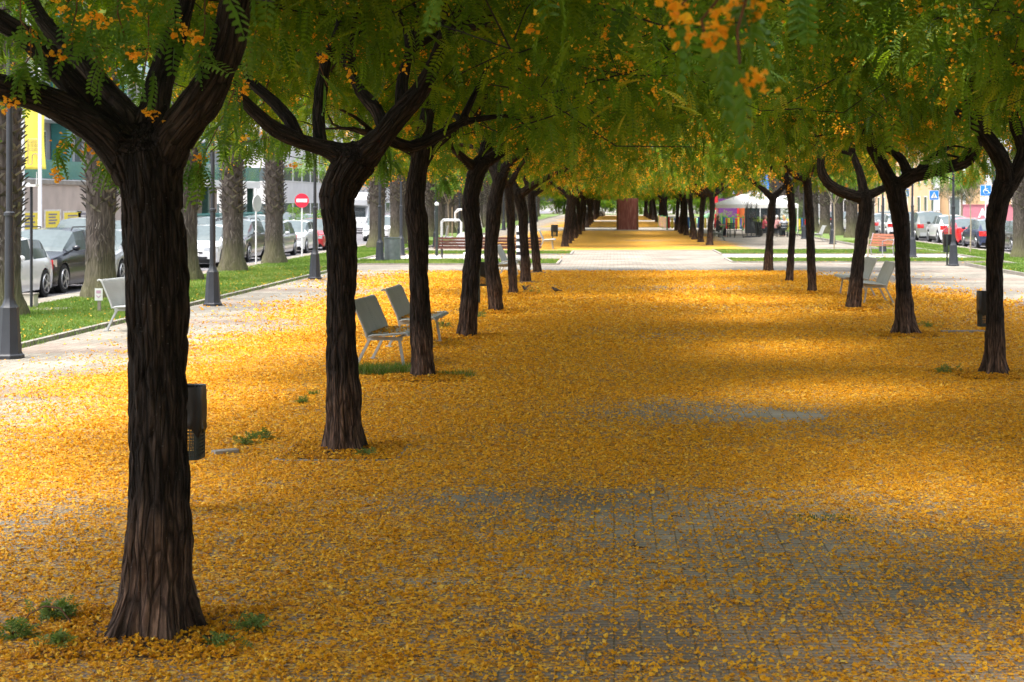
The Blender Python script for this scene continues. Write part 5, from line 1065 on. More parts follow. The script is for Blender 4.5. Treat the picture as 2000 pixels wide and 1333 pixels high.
for i, (px, Y, z, r, l) in enumerate([(570, 92, .8, .9, 'yellow green shrub left of the no entry pole'), (625, 93, .8, .9, 'yellow green shrub right of the no entry pole'), (1508, 118, .7, 1.2, 'yellowish hedge shrub behind the seated people'), (1420, 131, .5, 1, 'low shrub behind the coloured fence')]):
    t = thing('shrub', l, 'shrub', ((px - VX) * Y / F, Y, 0)); C = rng.normal(0, .4, (16, 3)) * r + np.array([0, 0, z]); C[:, 2] = np.abs(C[:, 2]); link(bpy.data.objects.new('foliage', foliage('foliage', C, np.full(16, .35 * r), 50, LT_M, 1.0, 0, mats=[M['leaf_light'], M['leaf']], droop=0)), t)
    g = MB(); [g.tube([(0, 0, 0), (math.cos(k) * .3 * r, math.sin(k) * .3 * r, z)], .02, 5) for k in range(6)]; g.build('stem', M['rust'], t)
t = small_tree('dark_tree', 'dense dark green bush tree beside the cafe gazebo', ((1545 - VX) * 122 / F, 122, 0), 3.2, 1.6, 1500, M['leaf_grey'], TW, .06, cz=.45, seed=13)

# ---------------------------------------------------------------- weeds and a cut stem on the paving
def weed(label, px, py, r, n, h, cat='weed', nm='weed', leafy=True):
    x, y = G(px, py); t = thing(nm, label, cat, (x, y, 0)); rr = np.random.default_rng(int(px))
    if leafy:
        C = np.stack([rr.normal(0, r * .45, 14), rr.normal(0, r * .3, 14), rr.uniform(.01, h * .5, 14)], 1); me = foliage('leaves', C, np.full(14, h * .45), max(3, n // 26), leaf_template(4, .06, .024, .005), 1.0, 0, droop=-.3, mats=[M['weed'], M['weed']])
        link(bpy.data.objects.new('leaves', me), t); g = MB(); [g.tube([(0, 0, 0), (rr.normal(0, r * .3), rr.normal(0, r * .3), h * .6)], .003, 4) for k in range(5)]; g.build('stem', M['rust'], t)
    else:
        V = blades(n, -r, r, -r * .5, r * .5, h, .008, 0); link(bpy.data.objects.new('blades', nmesh('blades', V, np.arange(len(V)).reshape(-1, 4), [M['grass']], fattrs={'rnd': rr.uniform(0, .7, len(V) // 4)})), t)
        V = blades(n // 3, -r * 1.1, r * 1.1, -r * .5, r * .5, h * .7, .007, 0); link(bpy.data.objects.new('dry_blades', nmesh('dry_blades', V, np.arange(len(V)).reshape(-1, 4), [M['dry']], fattrs={'rnd': rr.uniform(0, 1, len(V) // 4)})), t)
    return t
weed('leafy weed under an arching twig left of the nearest trunk', 105, 1205, .09, 200, .1)
weed('feathery weed at the lower left edge of the picture', 25, 1245, .08, 120, .08)
weed('small green weed below the arching twig', 125, 1262, .07, 70, .05)
weed('green weed right of the nearest trunk foot', 485, 1235, .07, 100, .07)
weed('flat weed just right of the nearest tree pit', 430, 1262, .1, 90, .04)
weed('spiky weed in the petals left of the second tree', 480, 868, .09, 110, .08)
weed('small clump of weed close to the second tree', 518, 858, .08, 60, .08)
weed('low weed at the foot of the second tree', 712, 892, .08, 60, .05)
weed('bright grass tuft under the nearest benches', 742, 730, .42, 1300, .13, 'grass tuft', 'grass_tuft', False)
weed('sparse grass beside the third tree', 880, 735, .3, 260, .08, 'grass tuft', 'grass_tuft', False)
weed('low grass streak on the paving at right', 1610, 1013, .22, 160, .018, 'grass tuft', 'grass_tuft', False)
weed('tiny grass tuft in front of the benches', 613, 770, .06, 60, .05, 'grass tuft', 'grass_tuft', False)
weed('tiny weed between the second tree and the grass tuft', 592, 788, .05, 40, .04)
weed('weed by the foot of the fourth tree', 935, 620, .2, 120, .14)
weed('small weed near the fourth tree foot', 868, 640, .15, 90, .12)
weed('weed right of the root foot tree', 1815, 640, .2, 90, .1)
weed('green weed left of the nearest right tree', 1845, 728, .14, 120, .1)
weed('fine weed near the two birds', 1038, 574, .18, 60, .22)
t = thing('arching_twig', 'bare bent twig arching over the weeds at lower left', 'twig', (*G(95, 1222), 0)); g = MB(); g.tube([(-.14, .0, 0), (-.1, 0, .06), (-.02, 0, .1), (.06, 0, .09), (.11, -.02, .04), (.14, -.03, 0)], .0045, 6); g.build('stem', M['rust'], t, smooth=60)
for i, (px, py, l, a, lb) in enumerate([(1880, 649, .75, .1, 'half buried kerb stone right of the root foot tree'), (440, 885, .22, .6, 'short slanting kerb stone left of the second tree')]):
    x, y = G(px, py); t = tag(MB().box((0, 0, .012), (l, .1, .035), rz=a).build('kerb_stone', M['concrete'], bevel=.006), lb, 'kerb stone'); t.location = (x, y, 0)
rr = np.random.default_rng(3)
for i, (px, py, l) in enumerate([(1228, 1072, 'dark curled leaf on the paving in front'), (1145, 808, 'small dark twig on the paving'), (1310, 1012, 'tiny twig among the petals')]):
    x, y = G(px, py); g = MB(); g.tube([(0, 0, .008), (.03, .01, .018), (.06, .0, .01), (.1, .01, .006)], [.003, .008 if i == 0 else .003, .006 if i == 0 else .002, .002], 5); o = tag(g.build('fallen_twig', M['rust']), l, 'twig'); o.location = (x, y, 0)
# ---------------------------------------------------------------- buildings
def facade_block(name, label, x0, x1, y0, y1, h, wall, side, floors=4, bay=3.4, glassm='glass_dark', balc=None, z0=0, win=(1.5, 1.5), face_y=False, band=None):
    """block whose street face is at x = x1 (side=+1 looks to +x) or x0 (side=-1)"""
    t = thing(name, label, 'building', ((x0 + x1) / 2, (y0 + y1) / 2, z0)); cx_, cy_ = (x0 + x1) / 2, (y0 + y1) / 2
    MB().bx(x0 - cx_, x1 - cx_, y0 - cy_, y1 - cy_, 0, h).build('wall', wall, t)
    MB().bx(x0 - cx_ - .2, x1 - cx_ + .2, y0 - cy_ - .2, y1 - cy_ + .2, h, h + .35).build('roof', M['concrete'], t)
    fx = (x1 if side > 0 else x0) - cx_; fh = h / floors
    n = int((y1 - y0) / bay)
    for f in range(floors):
        for i in range(n):
            yc = y0 - cy_ + (i + .5) * (y1 - y0) / n; zc = f * fh + fh * .52; w_, h_ = win
            fr = MB().bx(fx - .05, fx + .05, yc - w_ / 2 - .08, yc + w_ / 2 + .08, zc - h_ / 2 - .08, zc + h_ / 2 + .08).build('window', M['white_paint'], t)
            MB().bx(fx + side * .05 - .01, fx + side * .055 + .01, yc - w_ / 2, yc + w_ / 2, zc - h_ / 2, zc + h_ / 2).build('pane', M[glassm], fr)
        if balc and f > 0:
            MB().bx(min(fx, fx + side * 1.3), max(fx, fx + side * 1.3), y0 - cy_ + .3, y1 - cy_ - .3, f * fh - .12, f * fh + .12).build('balcony', M['white_paint'], t)
            MB().bx(fx + side * 1.25 - .02, fx + side * 1.25 + .02, y0 - cy_ + .35, y1 - cy_ - .35, f * fh + .15, f * fh + 1.1).build('balustrade', balc, t)
    if face_y:
        m_ = int((x1 - x0) / bay)
        for f in range(floors):
            for i in range(m_):
                xc = x0 - cx_ + (i + .5) * (x1 - x0) / m_; zc = f * fh + fh * .5
                fr = MB().bx(xc - win[0] / 2 - .1, xc + win[0] / 2 + .1, y0 - cy_ - .06, y0 - cy_ + .04, zc - win[1] / 2 - .1, zc + win[1] / 2 + .1).build('window', M['white_paint'], t)
                MB().bx(xc - win[0] / 2, xc + win[0] / 2, y0 - cy_ - .075, y0 - cy_ - .061, zc - win[1] / 2, zc + win[1] / 2).build('pane', M[glassm], fr)
    return t
WB = mat('beige_render', (.47, .39, .34), .9, var=.12, scale=1.2, bump=.3, fine=8); WW = mat('white_render', (.62, .62, .62), .85, var=.08, scale=1); WO = mat('ochre_render', (.62, .42, .24), .9, var=.08, scale=1)
TG = mat('teal_glass', (.12, .34, .33), .12, var=.1, coat=1); DG = mat('dark_green_column', (.04, .1, .08), .4)
t = facade_block('apartment_building', 'building with teal glass balconies and grey columns at the left', -42, -30, 56, 122, 13, mat('cool_render', (.4, .4, .41), .85, var=.1), 1, 4, 3.3, 'glass', TG, win=(2.0, 1.9))
for k in range(14): MB().bx(6.05, 6.9, -32.5 + k * 4.9, -31.7 + k * 4.9, 3.2, 12.9).build('column', M['white_paint' if k % 2 else 'teal'], t)
t = thing('podium_wall', 'long beige wall with posters behind the left cars', 'wall', (-27.2, 76, 0)); MB().bx(-.2, .2, -18, 20, 0, 3.05).build('wall', WB, t); MB().bx(-.32, .32, -18.1, 20.1, 3.05, 3.25).build('coping', M['concrete'], t)
MB().bx(-2.6, -.2, -18, 20, 2.9, 3.05).build('terrace', M['concrete'], t)
# posters on boards fixed to the wall; x is the wall face
pst = [(57, 'yellow', .85, .75), (102, 'yellow', .75, .95), (141, 'yellow', .95, .85), (165, 'purple', .8, .85)]
YP = mat('poster_yellow', (.85, .68, .06), .6, var=.04); GP = mat('poster_grey', (.22, .2, .23), .6); PK = mat('poster_white', (.66, .62, .6), .6)
for i, (px, c, w_, h_) in enumerate(pst):
    Yp = -27.0 * F / (px - VX); zc = H0 + (VY - 432) * Yp / F
    t = thing('poster', ['leftmost small yellow poster on the beige wall', 'tall yellow poster on the beige wall', 'third yellow poster with white margin on the beige wall', 'grey poster beside the palm on the beige wall'][i], 'poster', (-26.99, Yp, zc), 0, 'posters on the beige wall')
    w2 = w_ * 2.6
    MB().bx(0, .012, -w2 / 2 - .2, w2 / 2 + .2, -h_ / 2 - .08, h_ / 2 + .08).build('sheet', PK, t); MB().bx(.013, .018, -w2 / 2, w2 / 2, -h_ / 2, h_ / 2).build('panel', YP if c == 'yellow' else GP, t)
    g = MB(); [g.bx(.02, .024, -w2 * .3, w2 * (.3 - .1 * (k % 2)), h_ / 2 - .2 - k * .14, h_ / 2 - .12 - k * .14) for k in range(4)]; g.build('print_lines', GP if c == 'yellow' else PK, t)
# flag poles and the yellow banner
FPX = -24.3
for i, (px, Y) in enumerate(((45, 67), (78, 62.5))):
    x = (px - VX) * Y / F; t = thing('flag_pole', ['white flag pole carrying the yellow banner', 'thicker white flag pole in front of the yellow banner'][i], 'flag pole', (x, Y, 0), group='white flag poles')
    MB().lathe([(.075 if i == 0 else .085, 0), (.05, 9)], 12).build('pole', M['white_paint'], t, smooth=50); MB().sph((0, 0, 9), .09, 10).build('finial', M['white_metal'], t)
    MB().lathe([(.16, 0), (.16, .05), (.09, .12)], 12).build('foot', M['white_metal'], t)
    if i == 0: FP = (x, Y)
t = thing('banner', 'yellow banner with a brown outlined arched building and lettering', 'banner', (FP[0] + .1, FP[1] - .05, 0)); zb0 = H0 + (VY - 331) * FP[1] / F; bw = .88
nx_, nz_ = 14, 24; V = [(bw * i / nx_ * (1 - .1 * math.sin(j / nz_ * 3)), .05 * math.sin(i * .9) * (i / nx_), zb0 + 2.9 * j / nz_) for j in range(nz_ + 1) for i in range(nx_ + 1)]
g = MB(); g.add(V, [(j * (nx_ + 1) + i, j * (nx_ + 1) + i + 1, (j + 1) * (nx_ + 1) + i + 1, (j + 1) * (nx_ + 1) + i) for j in range(nz_) for i in range(nx_)]); bn = g.build('cloth', mat('banner_yellow', (.86, .74, .1), .7, var=.03), t, smooth=80); sm = bn.modifiers.new('s', 'SOLIDIFY'); sm.thickness = .006
BR = mat('banner_print', (.3, .2, .2), .7); g = MB(); q = -.075
def ln(a, b, w_=.018): g.tube([(a[0], q, zb0 + a[1]), (b[0], q, zb0 + b[1])], w_, 4, flat=.3)
for a, b in [((.15, .2), (.15, 1.25)), ((.15, 1.25), (.66, 1.25)), ((.66, 1.25), (.72, .2)), ((.15, .2), (.32, .2)), ((.58, .2), (.74, .2)), ((.32, .2), (.32, .5)), ((.58, .2), (.58, .5))]: ln(a, b)
pv = (.32, .5)
for a in np.linspace(math.pi, 0, 9): p_ = (.45 + .13 * math.cos(a), .5 + .15 * math.sin(a)); ln(pv, p_); pv = p_
for r_ in range(3):
    for c_ in range(4):
        xx, zz = .21 + c_ * .12, .76 + r_ * .16
        for a, b in (((0, 0), (.07, 0)), ((.07, 0), (.07, .1)), ((.07, .1), (0, .1)), ((0, .1), (0, 0))): ln((xx + a[0], zz + a[1]), (xx + b[0], zz + b[1]), .007)
g.build('building_print', BR, bn)
for i, ch in enumerate('AGRAD'): text(ch, (.62, -.085, zb0 + 2.15 - i * .19), .2, BR, bn, 'banner_letter')
# porch, green posts and teal fence right of the podium
t = thing('porch', 'concrete porch roof on dark green posts behind the palms', 'porch', (-27.5, 108, 0)); MB().bx(-2, 1.2, -11, 12, 3.2, 3.65).build('roof', M['plate'], t); MB().bx(1.1, 1.15, -11, 12, 3.7, 4.7).build('balustrade', TG, t)
for y in (-9.5, -2, 5.5, 11): MB().bx(.5, .9, y - .2, y + .2, 0, 3.2).build('post', DG, t)
MB().bx(-2.2, -2, -11, 12, 0, 3.2).build('back_wall', WB, t)
t = thing('teal_fence', 'teal metal fence behind the parked cars on the left', 'fence', (-25.2, 106, 0)); g = MB(); [g.bx(-.015, .015, -17 + k * .22, -16.95 + k * .22, .1, 1.5) for k in range(160)]; g.build('bars', M['teal'], t)
g = MB(); g.bx(-.03, .03, -17, 18.4, .15, .2); g.bx(-.03, .03, -17, 18.4, 1.4, 1.46); g.build('rail', M['teal'], t); MB().bx(-.1, .1, -17, 18.4, 0, .1).build('plinth', M['concrete'], t)
facade_block('white_building', 'pale building with long window bands far left of the avenue', -46, -27.5, 134, 214, 12, WW, 1, 4, 4.0, 'glass', None, win=(3.4, 1.1), face_y=True)
facade_block('pale_office_block', 'pale grey block at the far left end of the road', -44, -26.5, 226, 330, 14, WW, 1, 4, 4.2, 'glass', None, win=(2.6, 1.6), face_y=True)
facade_block('ochre_building', 'ochre building with white pillars behind the right parked cars', 30, 52, 150, 205, 13, WO, -1, 4, 3.4, 'glass', None, win=(1.2, 2.0), face_y=True)
t = bpy.data.objects['ochre_building']
for k in range(9): MB().bx(-11.3 + k * 2.4, -10.8 + k * 2.4, -27.9, -27.5, 0, 12.9).build('pillar', M['white_paint'], t)
facade_block('cream_building', 'cream building at the far right', 34, 54, 88, 138, 13, mat('cream_render', (.62, .56, .5), .9), -1, 4, 3.5, 'glass', M['white_paint'], win=(1.6, 1.9), face_y=True)
facade_block('brick_block', 'tall block far down the right road', 29, 48, 215, 330, 13, WB, -1, 4, 4, 'glass_dark', None, win=(1.5, 1.7), face_y=True)
for i, x in enumerate(np.arange(-27, 30, 4.2)):
    t = thing('shrub', f'tall dark shrub closing the end of the avenue, {ORD[i]} from the left', 'shrub', (x, 288 + (i % 3) * 3, -.1), 0, 'shrubs at the end of the avenue'); C = rng.normal(0, .5, (20, 3)) * np.array([2.2, 1.6, 1.6]) + np.array([0, 0, 2.2]); C[:, 2] = np.abs(C[:, 2])
    link(bpy.data.objects.new('foliage', foliage('foliage', C, np.full(20, 1.0), 60, LT_F, 1.6, 0, mats=[M['leaf'], M['leaf']], droop=0)), t); g = MB(); [g.tube([(0, 0, 0), (math.cos(k) * .8, math.sin(k) * .8, 2.2)], .05, 5) for k in range(5)]; g.build('stem', M['rust'], t)
g = MB(); g.bx(-28, 30, 281.2, 300, -.12, .03); struct('lawn', g, LM)
t = thing('pink_wall', 'pink wall with big white letters AN behind the navy car', 'wall', (29.3, 122, -.1)); MB().bx(-2.9, 3.5, -.15, .15, 0, 2.05).build('wall', mat('pink_render', (.55, .2, .25), .85, var=.1), t)
text('AN', (-1.1, -.16, 1.42), .95, M['white_paint'], t, 'wall_letters', bold=.03); MB().bx(-3.0, 3.6, -.2, .2, 2.05, 2.12).build('coping', mat('pink_cap', (.4, .15, .18), .8), t)
# tree mass behind everything
for i, (x, y, s) in enumerate([(-34, 300, 2.2), (-9, 292, 1.5), (-3, 305, 1.7), (5, 300, 1.6), (11, 296, 1.5), (-16, 300, 1.6)]):
    t = thing('background_tree', f'dark tree closing the end of the avenue, {ORD[i]} in its line', 'tree', (x, y, 0), group='trees at the end of the avenue'); link(bpy.data.objects.new('trunk', FT[i % 3]), t); link(bpy.data.objects.new('crown', FARC[i % 3]), t); t.scale = (s, s, s)

# ---------------------------------------------------------------- playground
FC = ['red', 'yellow', 'blue', 'red', 'yellow', 'green', 'blue']
def play_fence(label, p0, p1, seed=0):
    t = thing('coloured_fence', label, 'fence', (p0[0], p0[1], 0), 0, 'coloured playground fences'); d = Vector((p1[0] - p0[0], p1[1] - p0[1], 0)); L_ = d.length; t.rotation_euler = (0, 0, math.atan2(d.y, d.x))
    n = max(2, int(L_ / .26)); k = 0
    for i in range(n):
        x = (i + .5) * L_ / n; c = FC[(i + seed) % 7]; MB().bx(x - .075, x + .075, -.02, .02, .12, .95 + .06 * ((i * 7) % 3 == 0)).build('picket', M[c], t, bevel=.01)
    for z in (.2, .98): MB().bx(0, L_, .022, .05, z, z + .05).build('rail', M['green'], t)
    for x in (0, L_ / 2, L_): MB().bx(x - .04, x + .04, -.04, .019, 0, 1.12).build('post', M['green'], t)
pa, pb, pc = G(1303, 449.5), G(1296, 440), (0, 0)
play_fence('short green side of the playground fence nearest the avenue', (pa[0] - .3, pa[1] + 14), pa, 1)
play_fence('coloured picket fence stretch left of the far tree trunks', pa, (pa[0] + 4.2, pa[1] + .3), 0)
play_fence('coloured picket fence stretch behind the cafe tables, left half', (pa[0] + 4.3, pa[1] - 1.5), (pa[0] + 7.2, pa[1] - 5), 2)
play_fence('coloured picket fence stretch behind the cafe tables, right half', (pa[0] + 7.3, pa[1] - 5.2), (pa[0] + 11.5, pa[1] - 9), 4)
t = thing('play_tower', 'playground tower with red posts, purple panels, blue roof and green slide', 'playground tower', (9.6, 137, 0))
for x in (-.9, .9):
    for y in (-.8, .8): MB().lathe([(.09, 0), (.09, 3.1)], 10, (x, y, 0)).build('post', M['red'], t)
MB().bx(-.8, .8, -.75, .75, 1.2, 1.28).build('platform', M['wood'], t); MB().bx(-.78, .78, -.82, -.77, .3, 2.5).build('panel', M['purple'], t)
MB().lathe([(1.25, 0), (.1, .9)], 4, (0, 0, 2.9), rot=R(45)).build('roof', M['blue'], t)
g = MB(); g.prism([(-3.4, .15), (-3.1, .12), (-.9, 1.25), (-.9, 1.55), (-3.4, .4)], 'y', -.45, .45); g.build('slide', M['mint'], t, bevel=.03)
g = MB(); g.prism([(1.2, 0), (1.7, 0), (1.4, 1.2), (2.2, 2.2), (1.6, 2.4), (.9, 1.3)], 'y', -.5, .5); g.build('climbing_panel', M['orange'], t, bevel=.03)
MB().tube([(.8, -.9, 2.6), (3.2, -.9, 2.6), (3.2, -.9, 0)], .06, 8).build('swing_bar', M['white_metal'], t)
t = thing('playground_panel', 'white and purple playground panel beside the play tower', 'playground panel', (13.0, 138, 0)); MB().bx(-.9, .9, -.05, .05, .3, 2.3).build('board', M['white_paint'], t, bevel=.04); MB().bx(-.5, .3, -.07, -.051, .8, 1.8).build('inset', M['purple'], t); MB().bx(-1, -.9, -.06, .06, 0, 2.4).build('post', M['orange'], t); MB().bx(.9, 1.0, -.06, .06, 0, 2.4).build('post', M['orange'], t)
# gazebo
t = thing('gazebo', 'white pointed party tent over the cafe tables', 'tent', (9.4, 108, 0)); CW = mat('tent_canvas', (.7, .69, .66), .7, var=.04)
g = MB(); g.add([(-2.7, -2.2, 2.05), (2.7, -2.2, 2.05), (2.7, 2.2, 2.05), (-2.7, 2.2, 2.05), (0, 0, 3.0)], [(0, 1, 4), (1, 2, 4), (2, 3, 4), (3, 0, 4)]); r_ = g.build('canopy', CW, t); s_ = r_.modifiers.new('s', 'SOLIDIFY'); s_.thickness = .02
g = MB()
for a, b in (((-2.7, -2.2), (2.7, -2.2)), ((2.7, -2.2), (2.7, 2.2)), ((2.7, 2.2), (-2.7, 2.2)), ((-2.7, 2.2), (-2.7, -2.2))): g.add([(a[0], a[1], 1.8), (b[0], b[1], 1.8), (b[0], b[1], 2.048), (a[0], a[1], 2.048)], [(0, 1, 2, 3)])
g.build('valance', CW, t)
for x in (-2.65, 2.65):
    for y in (-2.15, 2.15): MB().lathe([(.035, 0), (.035, 2.0)], 8, (x, y, 0)).build('pole', M['white_metal'], t)
t = thing('kiosk', 'dark grey kiosk box under the gazebo', 'kiosk', (10.6, 113, 0)); MB().bx(-1.4, 1.0, -.6, .6, 0, 2.2).build('body', M['lamp_grey'], t, bevel=.02); MB().bx(-1.2, .8, -.66, -.6, 1.1, 1.9).build('hatch', M['glass_dark'], t); MB().bx(-1.5, 1.1, -.8, .7, 2.2, 2.28).build('roof', M['bin'], t)
t = thing('white_caravan', 'white caravan with dark window behind the gazebo', 'caravan', (15.0, 131, 0)); MB().bx(-1.6, 1.6, -1, 1, .45, 2.7).build('body', PW, t, bevel=.15); MB().bx(-.9, .6, -1.03, -1.005, 1.3, 2.0).build('window', M['glass_dark'], t); MB().tube([(-.2, -1.0, .35), (-.2, -.8, .35)], .34, 16).build('wheel', M['tyre'], t)
t = thing('beach_flag', 'blue and pink feather flag above the right trees', 'flag', (10.15, 112, 0)); MB().lathe([(.03, 0), (.02, 4.3)], 8).build('pole', M['white_metal'], t)
g = MB(); g.prism([(.03, 2.2), (.5, 2.5), (.62, 3.4), (.5, 4.1), (.1, 4.35), (.03, 4.3)], 'y', -.01, .01); c_ = g.build('cloth', M['sign_blue'], t); MB().prism([(.05, 2.3), (.45, 2.6), (.5, 3.0), (.05, 2.9)], 'y', -.016, -.011).build('pink_patch', M['sign_red'], c_)
# cafe tables, chairs
def chair(label, x, y, rz):
    t = thing('cafe_chair', label, 'chair', (x, y, 0), rz, 'dark cafe chairs'); return t
C0 = chair('', 0, 0, 0)
MB().bx(-.22, .22, -.22, .22, .43, .46).build('seat', M['bin'], C0, bevel=.01); g = MB(); [g.box((0, .235 + k * .02, .56 + k * .1), (.42, .02, .07), rx=R(-12)) for k in range(4)]; g.build('backrest', M['bin'], C0)
for sx in (-1, 1):
    MB().tube([(sx * .2, -.18, .44), (sx * .22, -.26, 0)], .014, 6).build('leg', M['bin'], C0); MB().tube([(sx * .22, .33, .92), (sx * .2, .2, .44), (sx * .22, .28, 0)], .014, 6).build('leg', M['bin'], C0)
    MB().tube([(sx * .22, .28, .66), (sx * .23, -.1, .64), (sx * .21, -.18, .44)], .014, 6).build('armrest', M['bin'], C0)
def table(label, x, y):
    t = thing('cafe_table', label, 'table', (x, y, 0), 0, 'dark cafe tables'); MB().bx(-.4, .4, -.4, .4, .71, .74).build('tabletop', M['bin'], t, bevel=.01)
    for sx in (-1, 1):
        for sy in (-1, 1): MB().tube([(sx * .34, sy * .34, .71), (sx * .36, sy * .36, 0)], .018, 6).build('leg', M['bin'], t)
w2 = lambda px, Y: (px - VX) * Y / F
table('cafe table nearest the far right trees', w2(1415, 101), 101); table('cafe table where the striped woman sits', w2(1530, 102), 102.6); table('cafe table behind the right leaning trunks', w2(1405, 108), 108)
chairs = [(1443, 99.5, -1.7, 'dark chair seen side on, left of the parasol stands'), (1428, 100.5, 3.0, 'dark chair with its back to the camera by the left cafe table'), (1398, 100, 1.3, 'dark chair on the avenue side of the left cafe table'), (1531, 101.2, 3.14, 'dark chair the striped woman sits on'), (1490, 102.5, 1.6, 'dark chair under the person in red'), (1565, 102.5, -1.6, 'empty dark chair at the right end of the tables'), (1478, 105, 1.2, 'dark chair behind the parasol stands'), (1520, 104.2, 0, 'dark chair across the table from the striped woman')]
for i, (px, Y, rz, l) in enumerate(chairs):
    if i == 0: C0.location = (w2(px, Y), Y, 0); C0.rotation_euler = (0, 0, rz); C0['label'] = l
    else: dup(C0, (w2(px, Y), Y, 0), rz, l, 'dark cafe chairs')
for i, (px, Y) in enumerate(((1459, 101), (1467, 101.6), (1477, 102))):
    t = thing('parasol_stand', ['closed dark parasol frame left of its two neighbours', 'closed dark parasol frame, middle of three', 'closed dark parasol frame with a round foot, right of three'][i], 'parasol', (w2(px, Y), Y, 0), group='closed parasol frames'); MB().lathe([(.03, 0), (.03, 2.2)], 8).build('pole', M['bin'], t); MB().lathe([(.3, 0), (.3, .05), (.05, .08)], 16).build('base', M['black'], t)
    for a in range(6): MB().tube([(0, 0, 1.7), (.3 * math.cos(a), .3 * math.sin(a), 2.25)], .01, 4).build('rib', M['bin'], t)
t = thing('planter', 'black planter by the cafe chairs', 'planter', (w2(1483, 104.5), 104.5, 0)); MB().lathe([(.22, 0), (.3, .85), (.32, .9), (.27, .9), (.25, .7)], 14).build('pot', M['black'], t, smooth=40); link(bpy.data.objects.new('plant', foliage('plant', rng.normal(0, .12, (6, 3)) + np.array([0, 0, 1.1]), np.full(6, .2), 12, LT_M, .8, 0, mats=[M['leaf'], M['leaf']])), t)

# ---------------------------------------------------------------- people and birds
def person(label, x, y, rz, top, hair, hairlen, z0=.0, lean=0):
    """seated figure facing +y; seat height .46"""
    t = thing('person', label, 'person', (x, y, 0), rz); sk = M['skin']
    ch = [[(0, 0, .50, .15), (0, .02, .66, .14), (0, .03 + lean, .86, .15), (0, .03 + lean, 1.0, .12), (0, .04 + lean, 1.08, .055), (0, .05 + lean, 1.14, .052)],
          [(0, .06 + lean, 1.17, .075), (0, .06 + lean, 1.235, .094), (0, .05 + lean, 1.29, .08)], [(0, .14 + lean, 1.2, .02), (0, .165 + lean, 1.19, .016)]]
    for s in (-1, 1):
        ch += [[(s * .12, .03 + lean, 1.0, .07), (s * .19, .03 + lean, .98, .055), (s * .23, .05 + lean, .74, .043), (s * .2, .28 + lean, .76, .036), (s * .14, .38 + lean, .77, .028)],
               [(s * .08, .02, .52, .1), (s * .1, .25, .53, .08), (s * .1, .44, .5, .06), (s * .11, .46, .28, .05), (s * .11, .44, .08, .035), (s * .11, .55, .05, .035)], [(s * .09, .06 + lean, 1.23, .018), (s * .1, .05 + lean, 1.22, .014)]]
        for k in range(5): ch.append([(s * (.16 - .018 * k), .38 + lean, .77, .009), (s * (.165 - .018 * k), .42 + lean + (.02 if k else -.01), .768, .008), (s * (.165 - .018 * k), .45 + lean + (.02 if k else -.02), .76, .007)])
    me = blob(ch, .014, .06, 10); me.materials.append(sk); me.name = 'body'; me.polygons.foreach_set('use_smooth', np.ones(len(me.polygons), bool)); link(bpy.data.objects.new('body', me), t)
    sh = [[(0, 0, .54, .165), (0, .02, .68, .158), (0, .03 + lean, .88, .165), (0, .03 + lean, 1.0, .13), (0, .04 + lean, 1.05, .08)]] + [[(s * .1, .03 + lean, .99, .085), (s * .19, .03 + lean, .96, .072), (s * .23, .05 + lean, .84, .064)] for s in (-1, 1)]
    me = blob(sh, .014, .06, 12); me.materials.append(top); me.name = 'shirt'; me.polygons.foreach_set('use_smooth', np.ones(len(me.polygons), bool)); link(bpy.data.objects.new('shirt', me), t)
    tr = [[(0, 0, .5, .165), (s * .09, .1, .53, .115), (s * .1, .3, .54, .09), (s * .1, .46, .5, .075), (s * .11, .47, .28, .07), (s * .11, .45, .12, .06)] for s in (-1, 1)]
    me = blob(tr, .014, .06, 12); me.materials.append(mat('trousers', (.03, .035, .05), .8)); me.name = 'trousers'; link(bpy.data.objects.new('trousers', me), t)
    hh = [[(0, .04 + lean, 1.25, .1), (0, .03 + lean, 1.3, .085)], [(0, -.01 + lean, 1.26, .085), (0, -.03 + lean, 1.2 - hairlen * .4, .075), (0, -.05 + lean, 1.16 - hairlen, .05)]]
    me = blob(hh, .012, .06, 12); me.materials.append(mat('hair', hair, .6, var=.2, scale=30)); me.name = 'hair'; me.polygons.foreach_set('use_smooth', np.ones(len(me.polygons), bool)); link(bpy.data.objects.new('hair', me), t)
    return t
def striped():
    m, t, b, N, L = newmat('striped_top'); tc = N('TexCoord'); sp = N('SeparateXYZ'); L(tc.outputs['Object'], sp.inputs[0]); mu = N('Math'); mu.operation = 'MULTIPLY'; mu.inputs[1].default_value = 2 * math.pi / .075; L(sp.outputs[2], mu.inputs[0]); s = N('Math'); s.operation = 'SINE'; L(mu.outputs[0], s.inputs[0])
    r = ramp(t, [(.45, (.75, .76, .78)), (.55, (.05, .09, .25))]); L(s.outputs[0], r.inputs[0]); L(r.outputs[0], b.inputs['Base Color']); b.inputs['Roughness'].default_value = .8; return m
person('woman with long fair hair and blue and white striped top, back to the camera', w2(1531, 101.4), 101.4, .05, striped(), (.5, .32, .14), .22)
person('person with white hair and pink top seated left of the striped woman', w2(1516, 102.9), 102.9, -.9, mat('pink_top', (.5, .25, .24), .8), (.6, .58, .55), .03, lean=.04)
person('person in a red top partly hidden by the tree with Y fork', w2(1493, 102.6), 102.6, -1.5, mat('red_top', (.4, .06, .08), .8), (.08, .05, .04), .05)
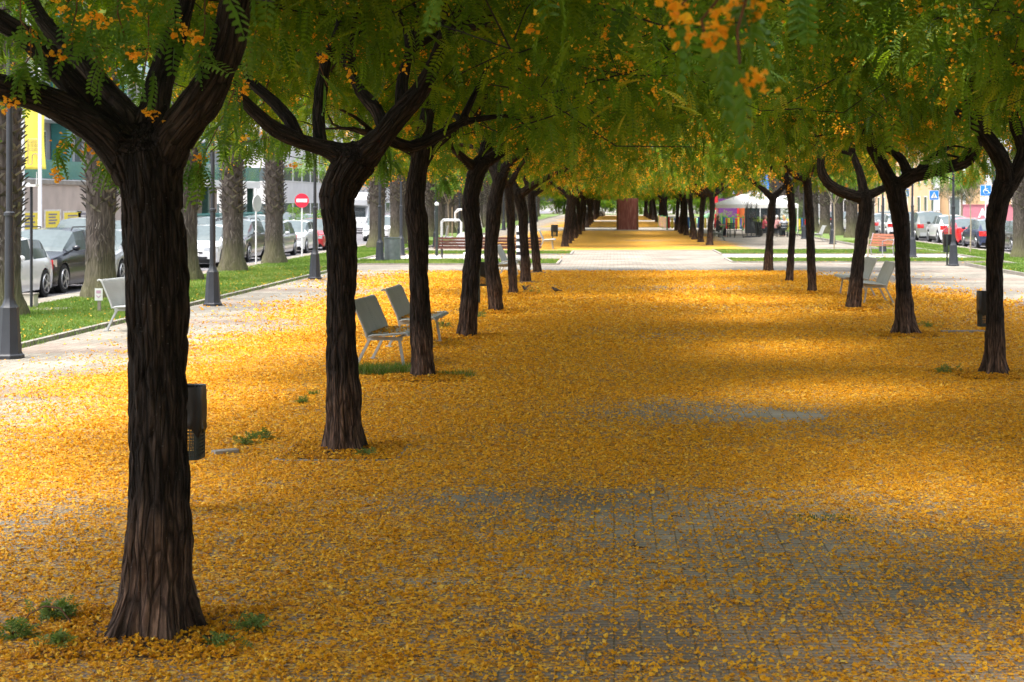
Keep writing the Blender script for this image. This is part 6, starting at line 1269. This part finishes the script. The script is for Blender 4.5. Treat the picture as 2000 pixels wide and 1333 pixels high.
person('person in a dark top seated at the table nearest the avenue', w2(1402, 101.2), 101.2, -1.2, mat('dark_top', (.06, .05, .07), .8), (.12, .07, .04), .05)
def bird(label, px, py, z, rz, up, sc=1.0):
    x, y = G(px, py); t = thing('bird', label, 'bird', (x, y, 0), rz); bm_ = mat('bird_brown', (.06, .045, .035), .8, var=.4, scale=40)
    ch = [[(-.06, 0, .075, .018), (-.02, 0, .08, .04), (.03, 0, .09, .042), (.065, 0, .115, .026)], [(.06, 0, .125, .026), (.085, 0, .13, .024)], [(.1, 0, .128, .01), (.125, 0, .123, .004)], [(-.05, 0, .078, .02), (-.11, 0, .07, .012), (-.15, 0, .068, .011)]]
    for s in (-1, 1): ch.append([(.005, s * .015, .05, .009), (.01, s * .02, .02, .004), (.015, s * .02, .006, .004), (.035, s * .022, .005, .003)])
    me = blob([[(a * sc, b * sc, c * sc + z, r * sc) for a, b, c, r in c_] for c_ in ch], .006, .02, 10); me.materials.append(bm_); me.name = 'body'; me.polygons.foreach_set('use_smooth', np.ones(len(me.polygons), bool)); link(bpy.data.objects.new('body', me), t)
    for s in (-1, 1):
        if up: w_ = [[(.02 * sc, s * .03 * sc, .1 * sc + z, .016 * sc), (-.01 * sc, s * .09 * sc, .15 * sc + z, .012 * sc), (-.06 * sc, s * .15 * sc, .17 * sc + z, .008 * sc)], [(-.02 * sc, s * .03 * sc, .1 * sc + z, .014 * sc), (-.06 * sc, s * .09 * sc, .14 * sc + z, .009 * sc)]]
        else: w_ = [[(.03 * sc, s * .037 * sc, .09 * sc, .016 * sc), (-.03 * sc, s * .038 * sc, .082 * sc, .014 * sc), (-.09 * sc, s * .015 * sc, .075 * sc, .006 * sc)]]
        me = blob(w_, .005, .02, 10); me.materials.append(bm_); me.name = 'wing'; link(bpy.data.objects.new('wing', me), t)
    return t
bird('small brown bird fluttering just above the petals near the left row', 1025, 580, .12, 2.2, True, .9)
bird('small dark bird standing on the petals right of the fluttering one', 1086, 573, 0, 2.9, False, 1.0)
